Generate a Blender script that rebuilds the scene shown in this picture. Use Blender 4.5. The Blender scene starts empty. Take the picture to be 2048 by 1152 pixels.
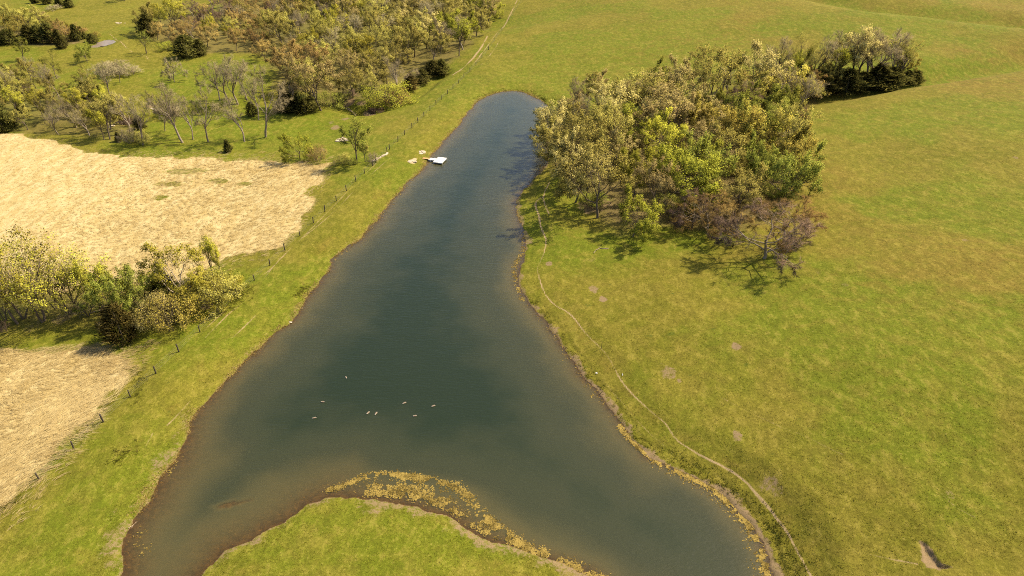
import bpy, math, random
import numpy as np
from mathutils import Vector, Matrix

# ------------------------------------------------------------------ camera, sky, sun, exposure
CAM_H, PITCH, FPX = 65.0, math.radians(33.0), 1365.0
SUN_EL, SUN_AZ = math.radians(50.0), math.radians(22.0)      # azimuth counted from +X towards +Y
scene = bpy.context.scene
col = scene.collection
cam_d = bpy.data.cameras.new("camera"); cam = bpy.data.objects.new("camera", cam_d); col.objects.link(cam)
cam_d.sensor_width = 36.0; cam_d.lens = FPX / 2048.0 * 36.0
cam_d.clip_start = 0.5; cam_d.clip_end = 9000.0
cam.location = (0, 0, CAM_H); cam.rotation_euler = (math.pi / 2 - PITCH, 0, 0)
scene.camera = cam
world = bpy.data.worlds.new("World"); scene.world = world; world.use_nodes = True
wn = world.node_tree.nodes; wl = world.node_tree.links
bg = wn["Background"]; sky = wn.new("ShaderNodeTexSky"); sky.sky_type = 'NISHITA'; sky.sun_disc = False
sky.sun_elevation = SUN_EL; sky.sun_rotation = math.pi / 2 - SUN_AZ
sky.air_density = 1.0; sky.dust_density = 3.0; sky.ozone_density = 1.0
wl.new(sky.outputs[0], bg.inputs[0]); bg.inputs[1].default_value = 0.105
sun_d = bpy.data.lights.new("sun", 'SUN'); sun_d.energy = 4.4; sun_d.angle = math.radians(0.53); sun_d.color = (1.0, 0.88, 0.64)
sun = bpy.data.objects.new("sun", sun_d); col.objects.link(sun)
S = Vector((math.cos(SUN_EL) * math.cos(SUN_AZ), math.cos(SUN_EL) * math.sin(SUN_AZ), math.sin(SUN_EL)))
sun.rotation_euler = S.to_track_quat('Z', 'Y').to_euler(); sun.location = (60, 20, 120)
vs = scene.view_settings
vs.view_transform = 'Standard'; vs.look = 'None'; vs.exposure = 1.0; vs.gamma = 1.0; vs.use_curve_mapping = False
try:
    scene.cycles.max_bounces = 6; scene.cycles.diffuse_bounces = 3; scene.cycles.glossy_bounces = 2
    scene.cycles.transparent_max_bounces = 6; scene.cycles.transmission_bounces = 3
    scene.cycles.caustics_reflective = False; scene.cycles.caustics_refractive = False
    scene.cycles.use_denoising = False; scene.cycles.filter_width = 1.0
except Exception: pass

rng = np.random.default_rng(7); random.seed(7)
CP, SP = math.cos(PITCH), math.sin(PITCH)

# ------------------------------------------------------------------ picture point -> place on the land
def ray(px, py):
    a = (np.asarray(px, float) - 1024.0) / FPX; b = -(np.asarray(py, float) - 576.0) / FPX
    return a, CP + b * SP, -SP + b * CP
def on_plane(px, py, z=0.0):
    dx, dy, dz = ray(px, py); t = (CAM_H - np.asarray(z, float)) / -dz
    return np.stack([dx * t, dy * t], -1)
def P(pts, z=0.0):
    a = np.array(pts, float); return on_plane(a[:, 0], a[:, 1], z)

# ------------------------------------------------------------------ noise and distance helpers
def _h(ix, iy, seed):
    n = (ix * 374761393 + iy * 668265263 + seed * 974711) & 0xFFFFFFFF
    n = ((n ^ (n >> 13)) * 1274126177) & 0xFFFFFFFF
    return ((n ^ (n >> 16)) & 0xFFFF) / 65535.0
def vnoise(x, y, s, seed=0):
    x = np.asarray(x) / s + 1000.0; y = np.asarray(y) / s + 1000.0
    ix = np.floor(x).astype(np.int64); iy = np.floor(y).astype(np.int64); fx = x - ix; fy = y - iy
    fx = fx * fx * (3 - 2 * fx); fy = fy * fy * (3 - 2 * fy)
    a = _h(ix, iy, seed); b = _h(ix + 1, iy, seed); c = _h(ix, iy + 1, seed); d = _h(ix + 1, iy + 1, seed)
    return (a * (1 - fx) + b * fx) * (1 - fy) + (c * (1 - fx) + d * fx) * fy
def fbm(x, y, s, seed=0, o=4):
    r = 0; a = .5; t = 0
    for i in range(o):
        r = r + a * vnoise(x, y, s / 2 ** i, seed + 17 * i); t += a; a *= .55
    return r / t
def ss(a, b, x):
    t = np.clip((x - a) / (b - a), 0, 1); return t * t * (3 - 2 * t)
def dist_line(X, Y, pl, closed=False):
    X = np.asarray(X, np.float32); Y = np.asarray(Y, np.float32)
    if X.ndim == 1 and X.size > 20000:
        return np.concatenate([dist_line(X[i:i+20000], Y[i:i+20000], pl, closed) for i in range(0, X.size, 20000)])
    out = np.full(X.shape, 1e18, np.float32); pl = np.asarray(pl, np.float32)
    n = len(pl)
    for i in range(n if closed else n - 1):
        ax, ay = pl[i]; bx, by = pl[(i + 1) % n]; ex, ey = bx - ax, by - ay
        t = np.clip(((X - ax) * ex + (Y - ay) * ey) / max(ex * ex + ey * ey, 1e-9), 0, 1)
        np.minimum(out, (X - ax - t * ex) ** 2 + (Y - ay - t * ey) ** 2, out=out)
    return np.sqrt(out)
def inside(X, Y, pl):
    X = np.asarray(X, np.float32); Y = np.asarray(Y, np.float32)
    if X.ndim == 1 and X.size > 20000:
        return np.concatenate([inside(X[i:i+20000], Y[i:i+20000], pl) for i in range(0, X.size, 20000)])
    r = np.zeros(np.shape(X), bool); n = len(pl)
    for i in range(n):
        ax, ay = pl[i]; bx, by = pl[(i + 1) % n]
        if ay == by: continue
        r ^= ((ay > Y) != (by > Y)) & (X < (bx - ax) * (Y - ay) / (by - ay) + ax)
    return r
def sdist(X, Y, pl):                    # positive inside
    d = dist_line(X, Y, pl, True); return np.where(inside(X, Y, pl), d, -d)
def smooth_line(pl, k=2, closed=False):
    pl = np.asarray(pl, float)
    for _ in range(k):
        if closed:
            q = np.roll(pl, -1, 0); pl = np.stack([pl * .75 + q * .25, pl * .25 + q * .75], 1).reshape(-1, 2)
        else:
            a, b = pl[:-1], pl[1:]; m = np.stack([a * .75 + b * .25, a * .25 + b * .75], 1).reshape(-1, 2)
            pl = np.vstack([pl[:1], m, pl[-1:]])
    return pl

# ------------------------------------------------------------------ shore line and the lie of the land
shore_px = [(215,1240),(228,1180),(246,1139),(240,1114),(250,1084),(262,1064),(276,1026),(295,989),(310,964),(332,936),(350,911),
 (362,886),(372,862),(380,838),(400,816),(426,795),(435,783),(450,761),(465,748),(487,728),(512,704),(527,686),(544,668),(564,656),
 (582,636),(599,611),(608,597),(628,577),(634,570),(652,547),(660,532),(656,524),(664,518),(684,505),(702,490),(729,472),(733,460),
 (762,430),(782,405),(802,380),(817,361),(843,342),(847,333),(854,323),(862,310),(872,300),(883,288),(902,267),(924,242),(944,213),
 (962,197),(982,188),(1012,181),(1040,182),(1062,189),(1082,200),(1099,211),(1104,228),(1098,250),(1094,275),(1096,300),(1092,325),
 (1082,345),(1064,362),(1043,386),(1034,406),(1038,430),(1049,460),(1056,490),(1048,510),(1039,533),(1036,550),(1044,580),(1054,602),
 (1078,628),(1102,656),(1127,696),(1152,731),(1182,769),(1207,801),(1238,846),(1264,881),(1294,906),(1334,928),(1384,952),(1434,982),
 (1472,1012),(1506,1047),(1530,1087),(1541,1120),(1547,1152),(1556,1240),(1440,1300),(1330,1240),(1230,1185),(1164,1152),(1124,1134),
 (1086,1121),(1061,1109),(1024,1099),(982,1083),(947,1060),(917,1039),(882,1024),(842,1015),(799,1008),(762,1005),(727,1003),
 (700,998),(674,992),(642,1000),(612,1017),(574,1045),(544,1060),(512,1078),(462,1097),(425,1127),(390,1154),(340,1240)]
shore = smooth_line(P(shore_px), 1, True)
fence_px = [(-60,1075),(79,960),(148,898),(207,844),(261,794),(312,747),(358,704),(400,664),(438,628),(475,592),(509,561),(540,531),
 (570,501),(600,472),(627,446),(650,423),(673,402),(693,382),(712,363),(729,347),(745,332),(752,325),(774,304),(779,299),(796,283),
 (809,270),(824,256),(836,245),(848,233),(860,221),(872,210),(883,199),(895,188),(906,178),(917,167),(928,156),(940,144),(952,131),
 (964,117),(977,100),(990,82),(1004,62),(1018,41),(1032,20),(1046,-2)]
fence_w = P(fence_px, 1.0)
far_fence = np.vstack([[(-110, 20)], fence_w, [(40, 700)]])
ctrl = []
def cpt(lst, z=None):
    for q in lst:
        zz = z if z is not None else q[2]; w = on_plane(q[0], q[1], zz); ctrl.append((w[0], w[1], zz))
cpt([(x, y) for x, y in fence_px[1::4]], 1.1)
cpt([(330,1000),(450,850),(700,560),(860,370),(950,240)], 0.7)
cpt([(0,1060),(0,850),(150,760),(300,600),(440,540),(560,430),(640,330)], -0.6)
cpt([(-200,800),(0,620),(100,420),(300,350),(0,300),(450,310),(700,270),(830,210),(900,150),(980,60)], -2.0)
cpt([(-300,450),(200,250),(400,230),(100,150),(0,80),(550,180),(600,100),(450,90),(300,40),(800,100),(700,20),(500,0),(100,0)], -2.3)
cpt([(760,1150,1.1),(760,1060,.7),(560,1150,.9),(1000,1152,.9),(760,1400,2.5)])
cpt([(1120,160,.8),(1040,150,.7),(980,150,.8),(1050,60,2.2),(1050,0,3.2),(1150,80,3.4),(1200,140,2.2),(1300,60,6),(1300,0,8),(1420,90,5.6)])
cpt([(1110,420,.8),(1130,560,.8),(1180,640,1.1),(1250,740,1.2),(1400,900,1.4),(1560,1050,1.3),(1640,1150,1.5)])
cpt([(1300,600,2.6),(1500,700,4.2),(1750,720,7),(2048,700,8),(1700,1000,4.0),(2048,1000,6),(1500,560,4.0),(1750,450,6.2),(2048,420,8.5),
     (1640,300,4.8),(1640,205,5.2),(1836,168,7.6),(2048,132,9.6),(1830,280,7.2),(2048,250,9.4),(2300,700,10),(2300,300,12),(2000,1250,6)])
cpt([(1200,300,1.6),(1300,400,2.2),(1420,420,3.4),(1560,400,4.3),(1400,250,3.0),(1540,200,4.3)])
cpt([(1700,60,9),(1700,120,6.2),(1900,100,8.2),(2048,100,8.8),(1640,0,12),(1850,35,11.6),(2048,66,11.6),(1500,0,11),(1500,110,5.6),(2300,40,13),(2048,20,11),(1900,0,11.2),(2200,-20,12)])
ctrl += [(-500,100,-2),(-500,400,-3),(-400,900,0),(100,900,14),(600,900,18),(700,400,15),(500,100,14),(0,-250,6),(-400,-250,0),(400,-250,16),(0,600,6)]
ctrl = np.array(ctrl)
def _phi(r2): return 0.5 * r2 * np.log(r2 + 1e-6)
_sc = 100.0
_c = ctrl[:, :2] / _sc; _n = len(_c)
_K = _phi(((_c[:, None] - _c[None]) ** 2).sum(-1)) + np.eye(_n) * 0.02
_A = np.zeros((_n + 3, _n + 3)); _A[:_n, :_n] = _K; _A[:_n, _n] = 1; _A[:_n, _n+1:] = _c; _A[_n, :_n] = 1; _A[_n+1:, :_n] = _c.T
_w = np.linalg.solve(_A, np.r_[ctrl[:, 2], 0, 0, 0])
def tps(X, Y):
    X = np.asarray(X, float); Y = np.asarray(Y, float)
    if X.size > 10000:
        return np.concatenate([tps(X[i:i+10000], Y[i:i+10000]) for i in range(0, X.size, 10000)])
    x = X / _sc; y = Y / _sc
    r = _w[_n] + _w[_n+1] * x + _w[_n+2] * y
    for i in range(_n): r = r + _w[i] * _phi((x - _c[i, 0]) ** 2 + (y - _c[i, 1]) ** 2)
    return np.clip(r, -4, 60)
def q3(l): return np.array([tuple(on_plane(a, b, z)) for a, b, z in l])
gully = q3([(1125,305,.4),(1250,285,1.5),(1400,240,3.2),(1500,205,4),(1600,186,4.8),(1700,170,5.8),(1836,147,7),(1950,129,8.4),(2060,112,9.4),(2300,75,11)])
ridge_valley = q3([(1500,-40,12),(1650,-14,12),(1750,2,12),(1850,18,11),(1950,34,10),(2060,50,9.4),(2300,80,9.5)])
creek = q3([(880,150,-2),(820,195,-2),(765,215,-2),(730,222,-2),(690,208,-2),(650,190,-2.2),(560,190,-2.3),(440,215,-2.3),(300,235,-2.3),(150,255,-2.3),(-80,262,-2.3)])
scarp = q3([(1836,1084,4.2),(1848,1088,4.2),(1859,1100,4.2),(1868,1116,4.2),(1880,1132,4.2),(1900,1142,4.2),(1876,1144,4.2),(1852,1136,4.2),(1842,1118,4.2),(1842,1100,4.2)])
pool_c = on_plane(206, 84, -2.4); weed_c = on_plane(475, 1006, 0)
def height(X, Y, with_d=False):
    X = np.asarray(X, float); Y = np.asarray(Y, float)
    near = (X > -160) & (X < 160) & (Y > 20) & (Y < 260)
    d = np.full(X.shape, 60.0)
    if near.any(): d[near] = np.minimum(-sdist(X[near], Y[near], shore), 60.0)
    nb = np.abs(d) < 5
    if nb.any(): d[nb] = d[nb] + ((fbm(X[nb], Y[nb], 4.5, 95, 3) - .5) * 1.7 + (fbm(X[nb], Y[nb], 1.1, 96, 3) - .5) * .55) * (1 - ss(2.5, 5, np.abs(d[nb])))
    dj = d + (fbm(X, Y, 3.0, 5, 3) - .5) * 1.0 * ss(0, 1.5, np.abs(d) + .6)
    t = tps(X, Y)
    lim = 0.05 + 0.045 * np.clip(d, 0, 60)
    land = 0.03 + 0.22 * ss(-.1, .9, dj) + (np.maximum(t, np.where(X > -1e9, .5, 0)) * 0 + t - .25) * ss(.3, 7.0, dj)
    side = ss(-25, 20, X - (Y - 60) * .0)                                   # right bank: cut step above the water
    land = land + .16 * side * ss(1.3, 1.8, dj) * (1 - ss(5, 12, d))
    shallow = ss(85, 55, Y) * ss(10, -25, X) ; pen = ss(18, 0, np.hypot(X + 14, (Y - 50) * 1.3) - 6)
    sl = .20 - .12 * np.maximum(shallow, pen * .8)
    wd = np.clip(-d, 0, 60)
    bed = -.03 - np.minimum(sl * wd, .25 + .10 * wd) * (0.7 + .6 * fbm(X, Y, 5.0, 9, 3)); bed = np.maximum(bed, -3.5)
    wb = np.hypot((X - weed_c[0]) / 3.6, (Y - weed_c[1] - .25 * (X - weed_c[0])) / .9) + (fbm(X, Y, 1.4, 97, 3) - .5) * 1.3; bed = np.where(wd > 0, np.maximum(bed, -.10 - .9 * np.clip(wb - .3, 0, 3)), bed)
    z = np.where(d > 0, land, bed)
    w = ss(2, 12, d)
    m = (X > 10)
    dg = np.full(X.shape, 1e3); dr = np.full(X.shape, 1e3); dc = np.full(X.shape, 1e3)
    a = m & (X < 420) & (Y > 100) & (Y < 420)
    if a.any():
        dg[a] = dist_line(X[a], Y[a], gully); dr[a] = dist_line(X[a], Y[a], ridge_valley)
    b = (X < 20) & (Y > 140) & (Y < 330) & (X > -260)
    if b.any(): dc[b] = dist_line(X[b], Y[b], creek)
    far = ss(30, 90, X)
    z = z - w * (1.2 + 3.4 * far) * np.exp(-(dg / (5.0 + 3.2 * far)) ** 2) - w * 5.0 * np.exp(-(dr / 13.0) ** 2)
    z = z - w * 1.5 * np.exp(-(np.maximum(dc - 1.5 + 2 * (vnoise(X, Y, 5, 3) - .5), 0) / 2.2) ** 2)
    c = (np.abs(X - scarp[:, 0].mean()) < 8) & (np.abs(Y - scarp[:, 1].mean()) < 8)
    if c.any():
        e = sdist(X[c], Y[c], scarp); lx = X[c] - scarp[:, 0].mean()
        z[c] -= .62 * ss(-.05, .4, e + (fbm(X[c], Y[c], .7, 98, 2) - .5) * .5) * ss(-1.6, 1.3, lx)
    pd = np.hypot((X - pool_c[0]) * .8, (Y - pool_c[1]) * .45)
    z = z * ss(2, 6, pd) + (1 - ss(2, 6, pd)) * np.where(pd < 9, -3.2, z)
    rough = (fbm(X, Y, 14, 21, 4) - .5) * .9 + (fbm(X, Y, 2.2, 31, 3) - .5) * .16
    z = z + w * rough * np.where(d > 0, 1, 0)
    return (z, d) if with_d else z
# ------------------------------------------------------------------ grid of the ground sheet
NR, NC = 690, 840
py = np.linspace(1255, -95, NR); dlt = PITCH + np.arctan((py - 576) / FPX); Yr = CAM_H / np.tan(dlt)
Yr = np.r_[np.array([-900, -500, -250, -120, -60, -20, 5, 20, 30]), Yr, Yr[-1] + np.cumsum(np.geomspace(6, 900, 30))]
u = np.linspace(-1.13, 1.13, NC); step = u[1] - u[0]; ext = np.cumsum(np.geomspace(step * 2, 2.6, 24)); u = np.r_[(-1.13 - ext)[::-1], u, 1.13 + ext]
hw = (np.maximum(Yr, 38) * CP + CAM_H * SP) * 1024 / FPX
GX = hw[:, None] * u[None]; GY = np.repeat(Yr[:, None], len(u), 1)
R_, C_ = GX.shape; X = GX.ravel(); Y = GY.ravel()
Z, D = height(X, Y, True)
ZG = Z.reshape(R_, C_); DG = D.reshape(R_, C_)
def _bil(A, x, y):
    r = np.interp(y, Yr, np.arange(R_)); h_ = np.interp(y, Yr, hw); c = np.interp(x / h_, u, np.arange(C_))
    i = np.clip(r.astype(int), 0, R_ - 2); j = np.clip(c.astype(int), 0, C_ - 2); fr = r - i; fc = c - j
    return (A[i, j] * (1 - fc) + A[i, j+1] * fc) * (1 - fr) + (A[i+1, j] * (1 - fc) + A[i+1, j+1] * fc) * fr
def zat(x, y): return _bil(ZG, np.asarray(x, float), np.asarray(y, float))
def dat(x, y): return _bil(DG, np.asarray(x, float), np.asarray(y, float))
def at(px, py, n=1):                     # where the line of sight through a picture point meets the land
    px = np.atleast_1d(np.asarray(px, float)); py = np.atleast_1d(np.asarray(py, float))
    dx, dy, dz = ray(px, py); t0 = np.full(px.shape, (CAM_H - 40) / 1.0) / -dz; hit = np.full(px.shape, np.nan)
    ts = np.linspace(0, 1, 90); tend = (CAM_H + 5) / -dz
    lo = t0.copy(); hi = tend.copy(); done = np.zeros(px.shape, bool)
    for k in range(1, 90):
        t = t0 + (tend - t0) * ts[k]; below = (CAM_H + dz * t) < zat(dx * t, dy * t)
        new = below & ~done; hi[new] = t[new]; lo[new] = (t0 + (tend - t0) * ts[k-1])[new]; done |= below
        if done.all(): break
    for _ in range(14):
        mid = (lo + hi) / 2; below = (CAM_H + dz * mid) < zat(dx * mid, dy * mid)
        hi = np.where(below, mid, hi); lo = np.where(below, lo, mid)
    t = (lo + hi) / 2
    return np.stack([dx * t, dy * t, zat(dx * t, dy * t)], -1)
def atl(lst):
    a = np.array(lst, float); return at(a[:, 0], a[:, 1])

# ------------------------------------------------------------------ mesh and material helpers
def mesh_np(name, V, F, smooth=False, attrs=None, mats=None, mat_idx=None):
    me = bpy.data.meshes.new(name); V = np.asarray(V, np.float32); F = np.asarray(F, np.int32); k = F.shape[1]
    me.vertices.add(len(V)); me.vertices.foreach_set("co", V.ravel())
    me.loops.add(F.size); me.loops.foreach_set("vertex_index", F.ravel())
    me.polygons.add(len(F)); me.polygons.foreach_set("loop_start", np.arange(len(F), dtype=np.int32) * k)
    if mat_idx is not None: me.polygons.foreach_set("material_index", np.asarray(mat_idx, np.int32))
    me.polygons.foreach_set("use_smooth", np.full(len(F), smooth, bool))
    me.update(calc_edges=True)
    for nm, arr in (attrs or {}).items():
        arr = np.asarray(arr, np.float32)
        if arr.ndim == 2 and arr.shape[1] == 3:
            at_ = me.attributes.new(nm, 'FLOAT_VECTOR', 'POINT'); at_.data.foreach_set("vector", arr.ravel())
        elif arr.ndim == 2:
            at_ = me.attributes.new(nm, 'FLOAT_COLOR', 'POINT'); at_.data.foreach_set("color", arr.ravel())
        else:
            at_ = me.attributes.new(nm, 'FLOAT', 'POINT'); at_.data.foreach_set("value", arr.ravel())
    for m in (mats or []): me.materials.append(m)
    return me
def link(name, data, parent=None, loc=None, **props):
    o = bpy.data.objects.new(name, data); col.objects.link(o)
    if parent is not None: o.parent = parent
    if loc is not None: o.location = loc
    for k, v in props.items():
        if v is not None: o[k] = v
    return o
def up_normals(me, out=None):              # shading direction of a mass of blades or sprays, kept as a mesh attribute
    n = len(me.vertices); N = np.tile([0.0, 0.0, 1.0], (n, 1)) if out is None else out
    at_ = me.attributes.new("bn", 'FLOAT_VECTOR', 'POINT'); at_.data.foreach_set("vector", np.asarray(N, np.float32).ravel()); return me
class NT:
    def __init__(s, name):
        s.m = bpy.data.materials.new(name); s.m.use_nodes = True; s.t = s.m.node_tree; s.t.nodes.clear()
        s.out = s.t.nodes.new("ShaderNodeOutputMaterial")
    def n(s, typ, **kw):
        o = s.t.nodes.new(typ)
        for k, v in kw.items(): setattr(o, k, v)
        return o
    def put(s, sock, v):
        if v is None: return
        if hasattr(v, "is_output") or hasattr(v, "links"): s.t.links.new(v, sock)
        elif isinstance(v, (tuple, list)) and len(v) == 3 and sock.type == 'RGBA': sock.default_value = (*v, 1)
        else: sock.default_value = v
    def noise(s, scale, detail=3, rough=.55, vec=None, dim='3D', dist=0.0):
        o = s.n("ShaderNodeTexNoise"); o.inputs["Scale"].default_value = scale; o.inputs["Detail"].default_value = detail
        o.inputs["Roughness"].default_value = rough; o.inputs["Distortion"].default_value = dist
        if vec is not None: s.t.links.new(vec, o.inputs["Vector"])
        return o.outputs["Fac"]
    def ramp(s, v, a, b, lo=0.0, hi=1.0):
        o = s.n("ShaderNodeMapRange", interpolation_type='SMOOTHSTEP'); s.put(o.inputs[0], v)
        for i, q in enumerate((a, b, lo, hi)): o.inputs[i+1].default_value = q
        return o.outputs[0]
    def math(s, op, a, b=None, c=None):
        o = s.n("ShaderNodeMath", operation=op); s.put(o.inputs[0], a); s.put(o.inputs[1], b)
        if c is not None: s.put(o.inputs[2], c)
        return o.outputs[0]
    def mix(s, f, a, b):
        o = s.n("ShaderNodeMix", data_type='RGBA'); s.put(o.inputs[0], f); s.put(o.inputs[6], a); s.put(o.inputs[7], b)
        return o.outputs[2]
    def mixf(s, f, a, b):
        o = s.n("ShaderNodeMix", data_type='FLOAT'); s.put(o.inputs[0], f); s.put(o.inputs[2], a); s.put(o.inputs[3], b)
        return o.outputs[0]
    def attr(s, nm):
        return s.n("ShaderNodeAttribute", attribute_name=nm)
    def sep(s, c):
        o = s.n("ShaderNodeSeparateColor"); s.put(o.inputs[0], c); return o.outputs
    def hsv(s, c, h=.5, sa=1.0, v=1.0):
        o = s.n("ShaderNodeHueSaturation"); s.put(o.inputs["Color"], c); s.put(o.inputs["Hue"], h); s.put(o.inputs["Saturation"], sa); s.put(o.inputs["Value"], v)
        return o.outputs[0]
    def bump(s, h, strength=.5, dist=.1):
        o = s.n("ShaderNodeBump"); o.inputs["Strength"].default_value = strength; o.inputs["Distance"].default_value = dist; s.put(o.inputs["Height"], h)
        return o.outputs[0]
    def pos(s): return s.n("ShaderNodeNewGeometry").outputs["Position"]
    def scaled(s, v, sc, rotz=0.0):
        o = s.n("ShaderNodeMapping"); s.put(o.inputs[0], v); o.inputs["Scale"].default_value = sc; o.inputs["Rotation"].default_value = (0, 0, rotz); return o.outputs[0]
    def princ(s, c, rough=.8, normal=None, spec=.3, **kw):
        o = s.n("ShaderNodeBsdfPrincipled"); s.put(o.inputs["Base Color"], c); s.put(o.inputs["Roughness"], rough)
        s.put(o.inputs["Specular IOR Level"], spec); s.put(o.inputs["Normal"], normal)
        for k, v in kw.items(): s.put(o.inputs[k], v)
        return o.outputs[0]
    def done(s, sh):
        s.t.links.new(sh, s.out.inputs[0]); return s.m

def ground_material():
    t = NT("pasture_ground"); p = t.pos(); m1 = t.attr("m1"); m2 = t.attr("m2")
    s1 = t.sep(m1.outputs["Color"]); straw, mud, path = s1[0], s1[1], s1[2]; litter = m1.outputs["Alpha"]
    s2 = t.sep(m2.outputs["Color"]); lush, brown, weed = s2[0], s2[1], s2[2]; pale = m2.outputs["Alpha"]
    big = t.noise(.045, 4, .6, p); mid = t.noise(.30, 5, .62, p, dist=.6); fine = t.noise(2.6, 4, .7, p); vf = t.noise(11.0, 3, .7, p)
    spots = t.noise(.62, 2, .5, p); m2n = t.noise(.95, 4, .65, t.scaled(p, (1.0, .55, 1), .6))
    g = t.mix(t.ramp(big, .36, .66), (.110, .109, .009), (.150, .136, .015))
    g = t.mix(t.ramp(mid, .40, .70, 0.0, .7), g, (.170, .146, .022))
    g = t.mix(t.math('MULTIPLY', brown, t.ramp(mid, .30, .62, .35, 1.0)), g, (.152, .112, .018))
    g = t.mix(t.math('MULTIPLY', t.ramp(spots, .69, .78), .6), g, (.062, .080, .012))
    g = t.mix(t.math('MULTIPLY', lush, t.ramp(mid, .72, .35, .3, 1.0)), g, (.104, .126, .008))
    g = t.mix(t.math('MULTIPLY', t.ramp(fine, .57, .74), .55), g, (.23, .180, .050))
    g = t.hsv(g, .5, 1.0, t.mixf(t.ramp(vf, .30, .70), .72, 1.22))
    g = t.hsv(g, .5, 1.0, t.mixf(t.ramp(fine, .28, .72), .76, 1.16))
    g = t.mix(t.ramp(m2n, .52, .72, 0.0, .5), g, (.192, .156, .032)); g = t.hsv(g, t.mixf(m2n, .505, .495), 1.0, t.mixf(t.ramp(m2n, .25, .75), .80, 1.16))
    st = t.mix(t.ramp(t.noise(.5, 4, .6, t.scaled(p, (1, .45, 1), .5)), .35, .65), (.37, .275, .115), (.45, .36, .18))
    st = t.mix(t.math('MULTIPLY', t.ramp(mid, .62, .75), .5), st, (.24, .14, .045))
    st = t.hsv(st, .5, 1.0, t.mixf(t.ramp(vf, .3, .7), .72, 1.2))
    edge = t.math('ADD', straw, t.math('MULTIPLY', t.math('SUBTRACT', mid, .5), .7))
    c = t.mix(t.ramp(edge, .35, .65), g, st)
    c = t.mix(t.math('MULTIPLY', litter, t.ramp(fine, .30, .60, .35, 1.0)), c, t.mix(mid, (.085, .060, .030), (.15, .105, .055)))
    pth = t.math('ADD', path, t.math('MULTIPLY', t.math('SUBTRACT', fine, .5), .5))
    c = t.mix(t.ramp(pth, .38, .75), c, t.mix(vf, (.235, .165, .080), (.33, .24, .125)))
    md = t.math('ADD', t.math('ADD', mud, t.math('MULTIPLY', t.math('SUBTRACT', fine, .5), 1.5)), t.math('MULTIPLY', t.math('SUBTRACT', vf, .5), .8))
    soil = t.mix(vf, (.130, .088, .045), (.25, .175, .095))
    c = t.mix(t.ramp(md, .40, .85), c, soil)
    c = t.mix(t.ramp(t.math('ADD', pale, t.math('MULTIPLY', t.math('SUBTRACT', fine, .5), .5)), .4, .6), c, (.34, .265, .15))
    wd = t.mix(t.ramp(t.noise(1.4, 4, .65, p), .40, .62), (.070, .047, .024), (.125, .084, .037))
    wd = t.mix(t.ramp(t.noise(3.2, 3, .6, p), .60, .70), wd, (.22, .13, .035))
    c = t.mix(weed, c, wd)
    h = t.math('ADD', t.math('MULTIPLY', fine, .6), t.math('MULTIPLY', vf, .35))
    return t.done(t.princ(c, .95, t.bump(h, .55, .22), .08))

def water_material():
    t = NT("pond_water"); p = t.pos(); dep = t.attr("depth").outputs["Fac"]
    rip = t.noise(1.7, 3, .6, t.scaled(p, (.55, 1.6, 1), .25)); rip2 = t.noise(.35, 3, .55, t.scaled(p, (.5, 1.5, 1), .3))
    nor = t.bump(t.math('ADD', rip, t.math('MULTIPLY', rip2, .8)), .42, .16)
    cl = t.noise(.03, 3, .5, t.scaled(p, (1, .6, 1), .4))
    dd = t.math('ADD', dep, t.math('MULTIPLY', t.math('SUBTRACT', cl, .5), .5))
    murk = t.mix(t.ramp(dd, .10, .85), (.104, .090, .034), (.034, .037, .0165))
    murk = t.mix(t.ramp(dd, .7, 2.0), murk, (.0135, .0205, .0085))
    body = t.princ(murk, 1.0, None, 0.0)
    tr = t.n("ShaderNodeBsdfTransparent"); tr.inputs[0].default_value = (.80, .70, .55, 1)
    a = t.math('SUBTRACT', 1.0, t.math('POWER', 2.718, t.math('MULTIPLY', t.math('MAXIMUM', dep, 0.0), -2.6)))
    mx = t.n("ShaderNodeMixShader"); t.put(mx.inputs[0], a); t.t.links.new(tr.outputs[0], mx.inputs[1]); t.t.links.new(body, mx.inputs[2])
    gl = t.n("ShaderNodeBsdfGlossy"); gl.inputs["Roughness"].default_value = .12; gl.inputs[0].default_value = (1, 1, 1, 1); t.put(gl.inputs["Normal"], nor)
    fr = t.n("ShaderNodeFresnel"); fr.inputs[0].default_value = 1.33; t.put(fr.inputs["Normal"], nor)
    m2 = t.n("ShaderNodeMixShader"); t.put(m2.inputs[0], fr.outputs[0]); t.t.links.new(mx.outputs[0], m2.inputs[1]); t.t.links.new(gl.outputs[0], m2.inputs[2])
    return t.done(m2.outputs[0])

def leaf_material(name, a, b, trans=.35, var=.28):
    t = NT(name); ti = t.attr("tint").outputs["Fac"]; oi = t.n("ShaderNodeObjectInfo").outputs["Random"]
    c = t.mix(ti, a, b); c = t.hsv(c, t.mixf(oi, .488, .512), 1.0, t.mixf(oi, 1 - var, 1 + var))
    d = t.n("ShaderNodeBsdfDiffuse"); t.put(d.inputs[0], c); tl = t.n("ShaderNodeBsdfTranslucent"); t.put(tl.inputs[0], c)
    vt = t.n("ShaderNodeVectorTransform", vector_type='NORMAL', convert_from='OBJECT', convert_to='WORLD'); t.put(vt.inputs[0], t.attr("bn").outputs["Vector"]); t.put(d.inputs["Normal"], vt.outputs[0])
    m = t.n("ShaderNodeMixShader"); m.inputs[0].default_value = trans; t.t.links.new(d.outputs[0], m.inputs[1]); t.t.links.new(tl.outputs[0], m.inputs[2])
    return t.done(m.outputs[0])
def bark_material(name, a, b):
    t = NT(name); p = t.n("ShaderNodeTexCoord").outputs["Object"]
    return t.done(t.princ(t.mix(t.noise(3.0, 4, .6, t.scaled(p, (1, 1, .3))), a, b), .95, None, .1))
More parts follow.
